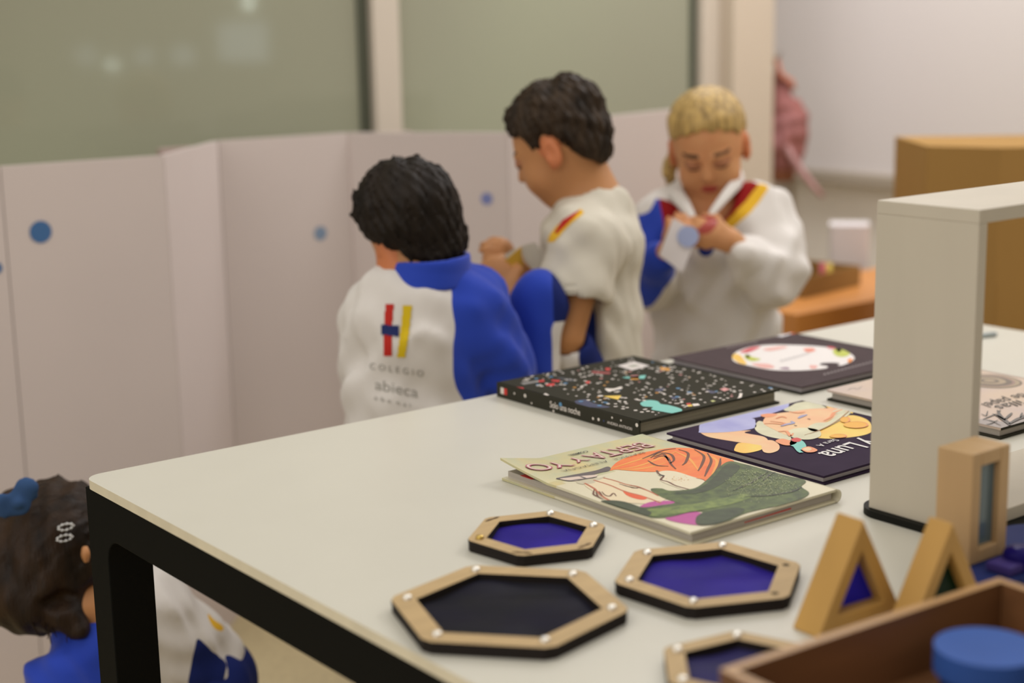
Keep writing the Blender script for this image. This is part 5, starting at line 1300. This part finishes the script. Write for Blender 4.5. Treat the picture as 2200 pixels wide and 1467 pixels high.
hr.disp(strand)
organic('hair', hr, *bounds(p4(104, 1200), p4(0, 1140), p4(92, 1350), pad=.13), .0045, [M_hair4], g4)
mb = MB()
for k in range(13):
    x = 40+k*9+rnd.uniform(-5, 5); y = 1300+rnd.uniform(-12, 14)+(10 if k > 5 else 0); l_ = rnd.uniform(30, 75)
    bend = rnd.uniform(8, 34) if k < 8 else rnd.uniform(-14, 10)
    mb.tube([p4(x, y-25, -.070), p4(x+bend*.2, y+l_*.35, -.085), p4(x+bend, y+l_, -.09)], [.0022, .0016, .0006], M_hair4, 6)
mb.build('loose_strands', g4)
# skin bits: ear and cheek show between the hair
g = SDF().u(ell(p4(186, 1190, -.062), (.011, .016, .019))).cut(ell(p4(184, 1190, -.078), (.007, .007, .009)), .003)
# bow
g = SDF().u(elc(p4(40, 1082, -.07), p4(58, 1042, -.07), .006, .0115, F3, .5)).u(elc(p4(40, 1082, -.07), p4(2, 1078, -.07), .006, .012, F3, .45), .01).u(elc(p4(36, 1084, -.07), p4(8, 1098, -.07), .006, .010, F3, .5), .01)
g.u(ell(p4(38, 1082, -.078), (.009, .009, .009)), .004).u(elc(p4(52, 1050, -.07), p4(74, 1064, -.068), .009, .005, F3, .5), .006).disp(lambda Q: folds(Q, 91, 110, .003))
organic('hair_bow', g, *bounds(p4(40, 1082, -.07), p4(0, 1080, -.07), pad=.06), .0032, [M_bow], g4)
for yy in (1132, 1156):
    mb = MB()
    for k in range(9):
        t_ = 2*math.pi*k/9; q = p4(140+16*math.cos(t_)-.1*(yy-1144), yy+6.5*math.sin(t_)-3*math.cos(t_), -.098); a_ = [tuple(q+.0026*np.array(w_)) for w_ in ((1, 0, 0), (-1, 0, 0), (0, 1, 0), (0, -1, 0), (0, 0, 1), (0, 0, -1))]
        mb.add(a_, [(0, 2, 4), (2, 1, 4), (1, 3, 4), (3, 0, 4), (2, 0, 5), (1, 2, 5), (3, 1, 5), (0, 3, 5)], M_clip)
    mb.tube([p4(140+16*math.cos(t_)-.1*(yy-1144), yy+6.5*math.sin(t_)-3*math.cos(t_), -.097) for t_ in np.linspace(0, 6.28, 17)], .0011, M_clip, 6); mb.build('hair_clip', g4)
jk = SDF().u(elc(p4(262, 1315, .01), p4(392, 1440, .06), .096, .100, UPZ, .9)).u(cap(s4r, s4l, .056), .04)
jk.u(chain([s4r, er, wr], [.060, .054, .040]), .02).u(chain([s4l, el, wl], [.058, .052, .040]), .02).disp(lambda Q: folds(Q, 77, 42, .009)).disp(lambda Q: folds(Q, 78, 75, .0045))
jk.cut(cap(p4(110, 1240, .02), p4(190, 1285, .02), .05, .046), .006)
b4 = [(-40, 1180), (262, 1180), (262, 1380), (255, 1700), (0, 1700), (0, 1400)]
y4 = [(270, 1190), (290, 1195), (300, 1220), (276, 1236)]; y4b = [(440, 1306), (458, 1330), (482, 1345), (476, 1358), (458, 1350)]
def jm4(C, N):
    px = proj(C); m = np.zeros(len(C), int); m[inpoly(px, b4)] = 1; m[inpoly(px, y4)] = 2; m[inpoly(px, y4b)] = 2; m[inpoly(px, [(400, 1480), (424, 1366), (448, 1392), (488, 1424), (478, 1480)])] = 3; return m
organic('jacket', jk, *bounds(s4r, s4l, er, wr, el, wl, p4(440, 1450, .06), pad=.13), .0055, [M_cloth, M_blue, M_yel, M_navyc], g4, jm4)
g = SDF().u(ell(hip-UPZ*.01, (.112, .105, .09)))
for k_, a_ in ((knr, anr), (knl, anl)): g.u(chain([hip, k_, a_], [.075, .055, .042]), .03)
g.disp(lambda Q: folds(Q, 41, 42, .007))
organic('trousers', g, *bounds(hip, knr, knl, anr, anl, pad=.12), .008, [M_navyc], g4)
for a_ in (anr, anl):
    b_ = np.array([a_[0], a_[1], 0]); g = SDF().u(ell(b_+fwd4*.045+UPZ*.028, (.036, .088, .030), np.array([side4, fwd4, UPZ]))).u(ell(b_+UPZ*.05, (.034, .042, .040), np.array([side4, fwd4, UPZ])), .02)
    g.keep(lambda Q: .001-Q[:, 2], .002); organic('shoe', g, *bounds(b_, b_+fwd4*.05+UPZ*.05, pad=.1), .007, [M_shoe], g4)
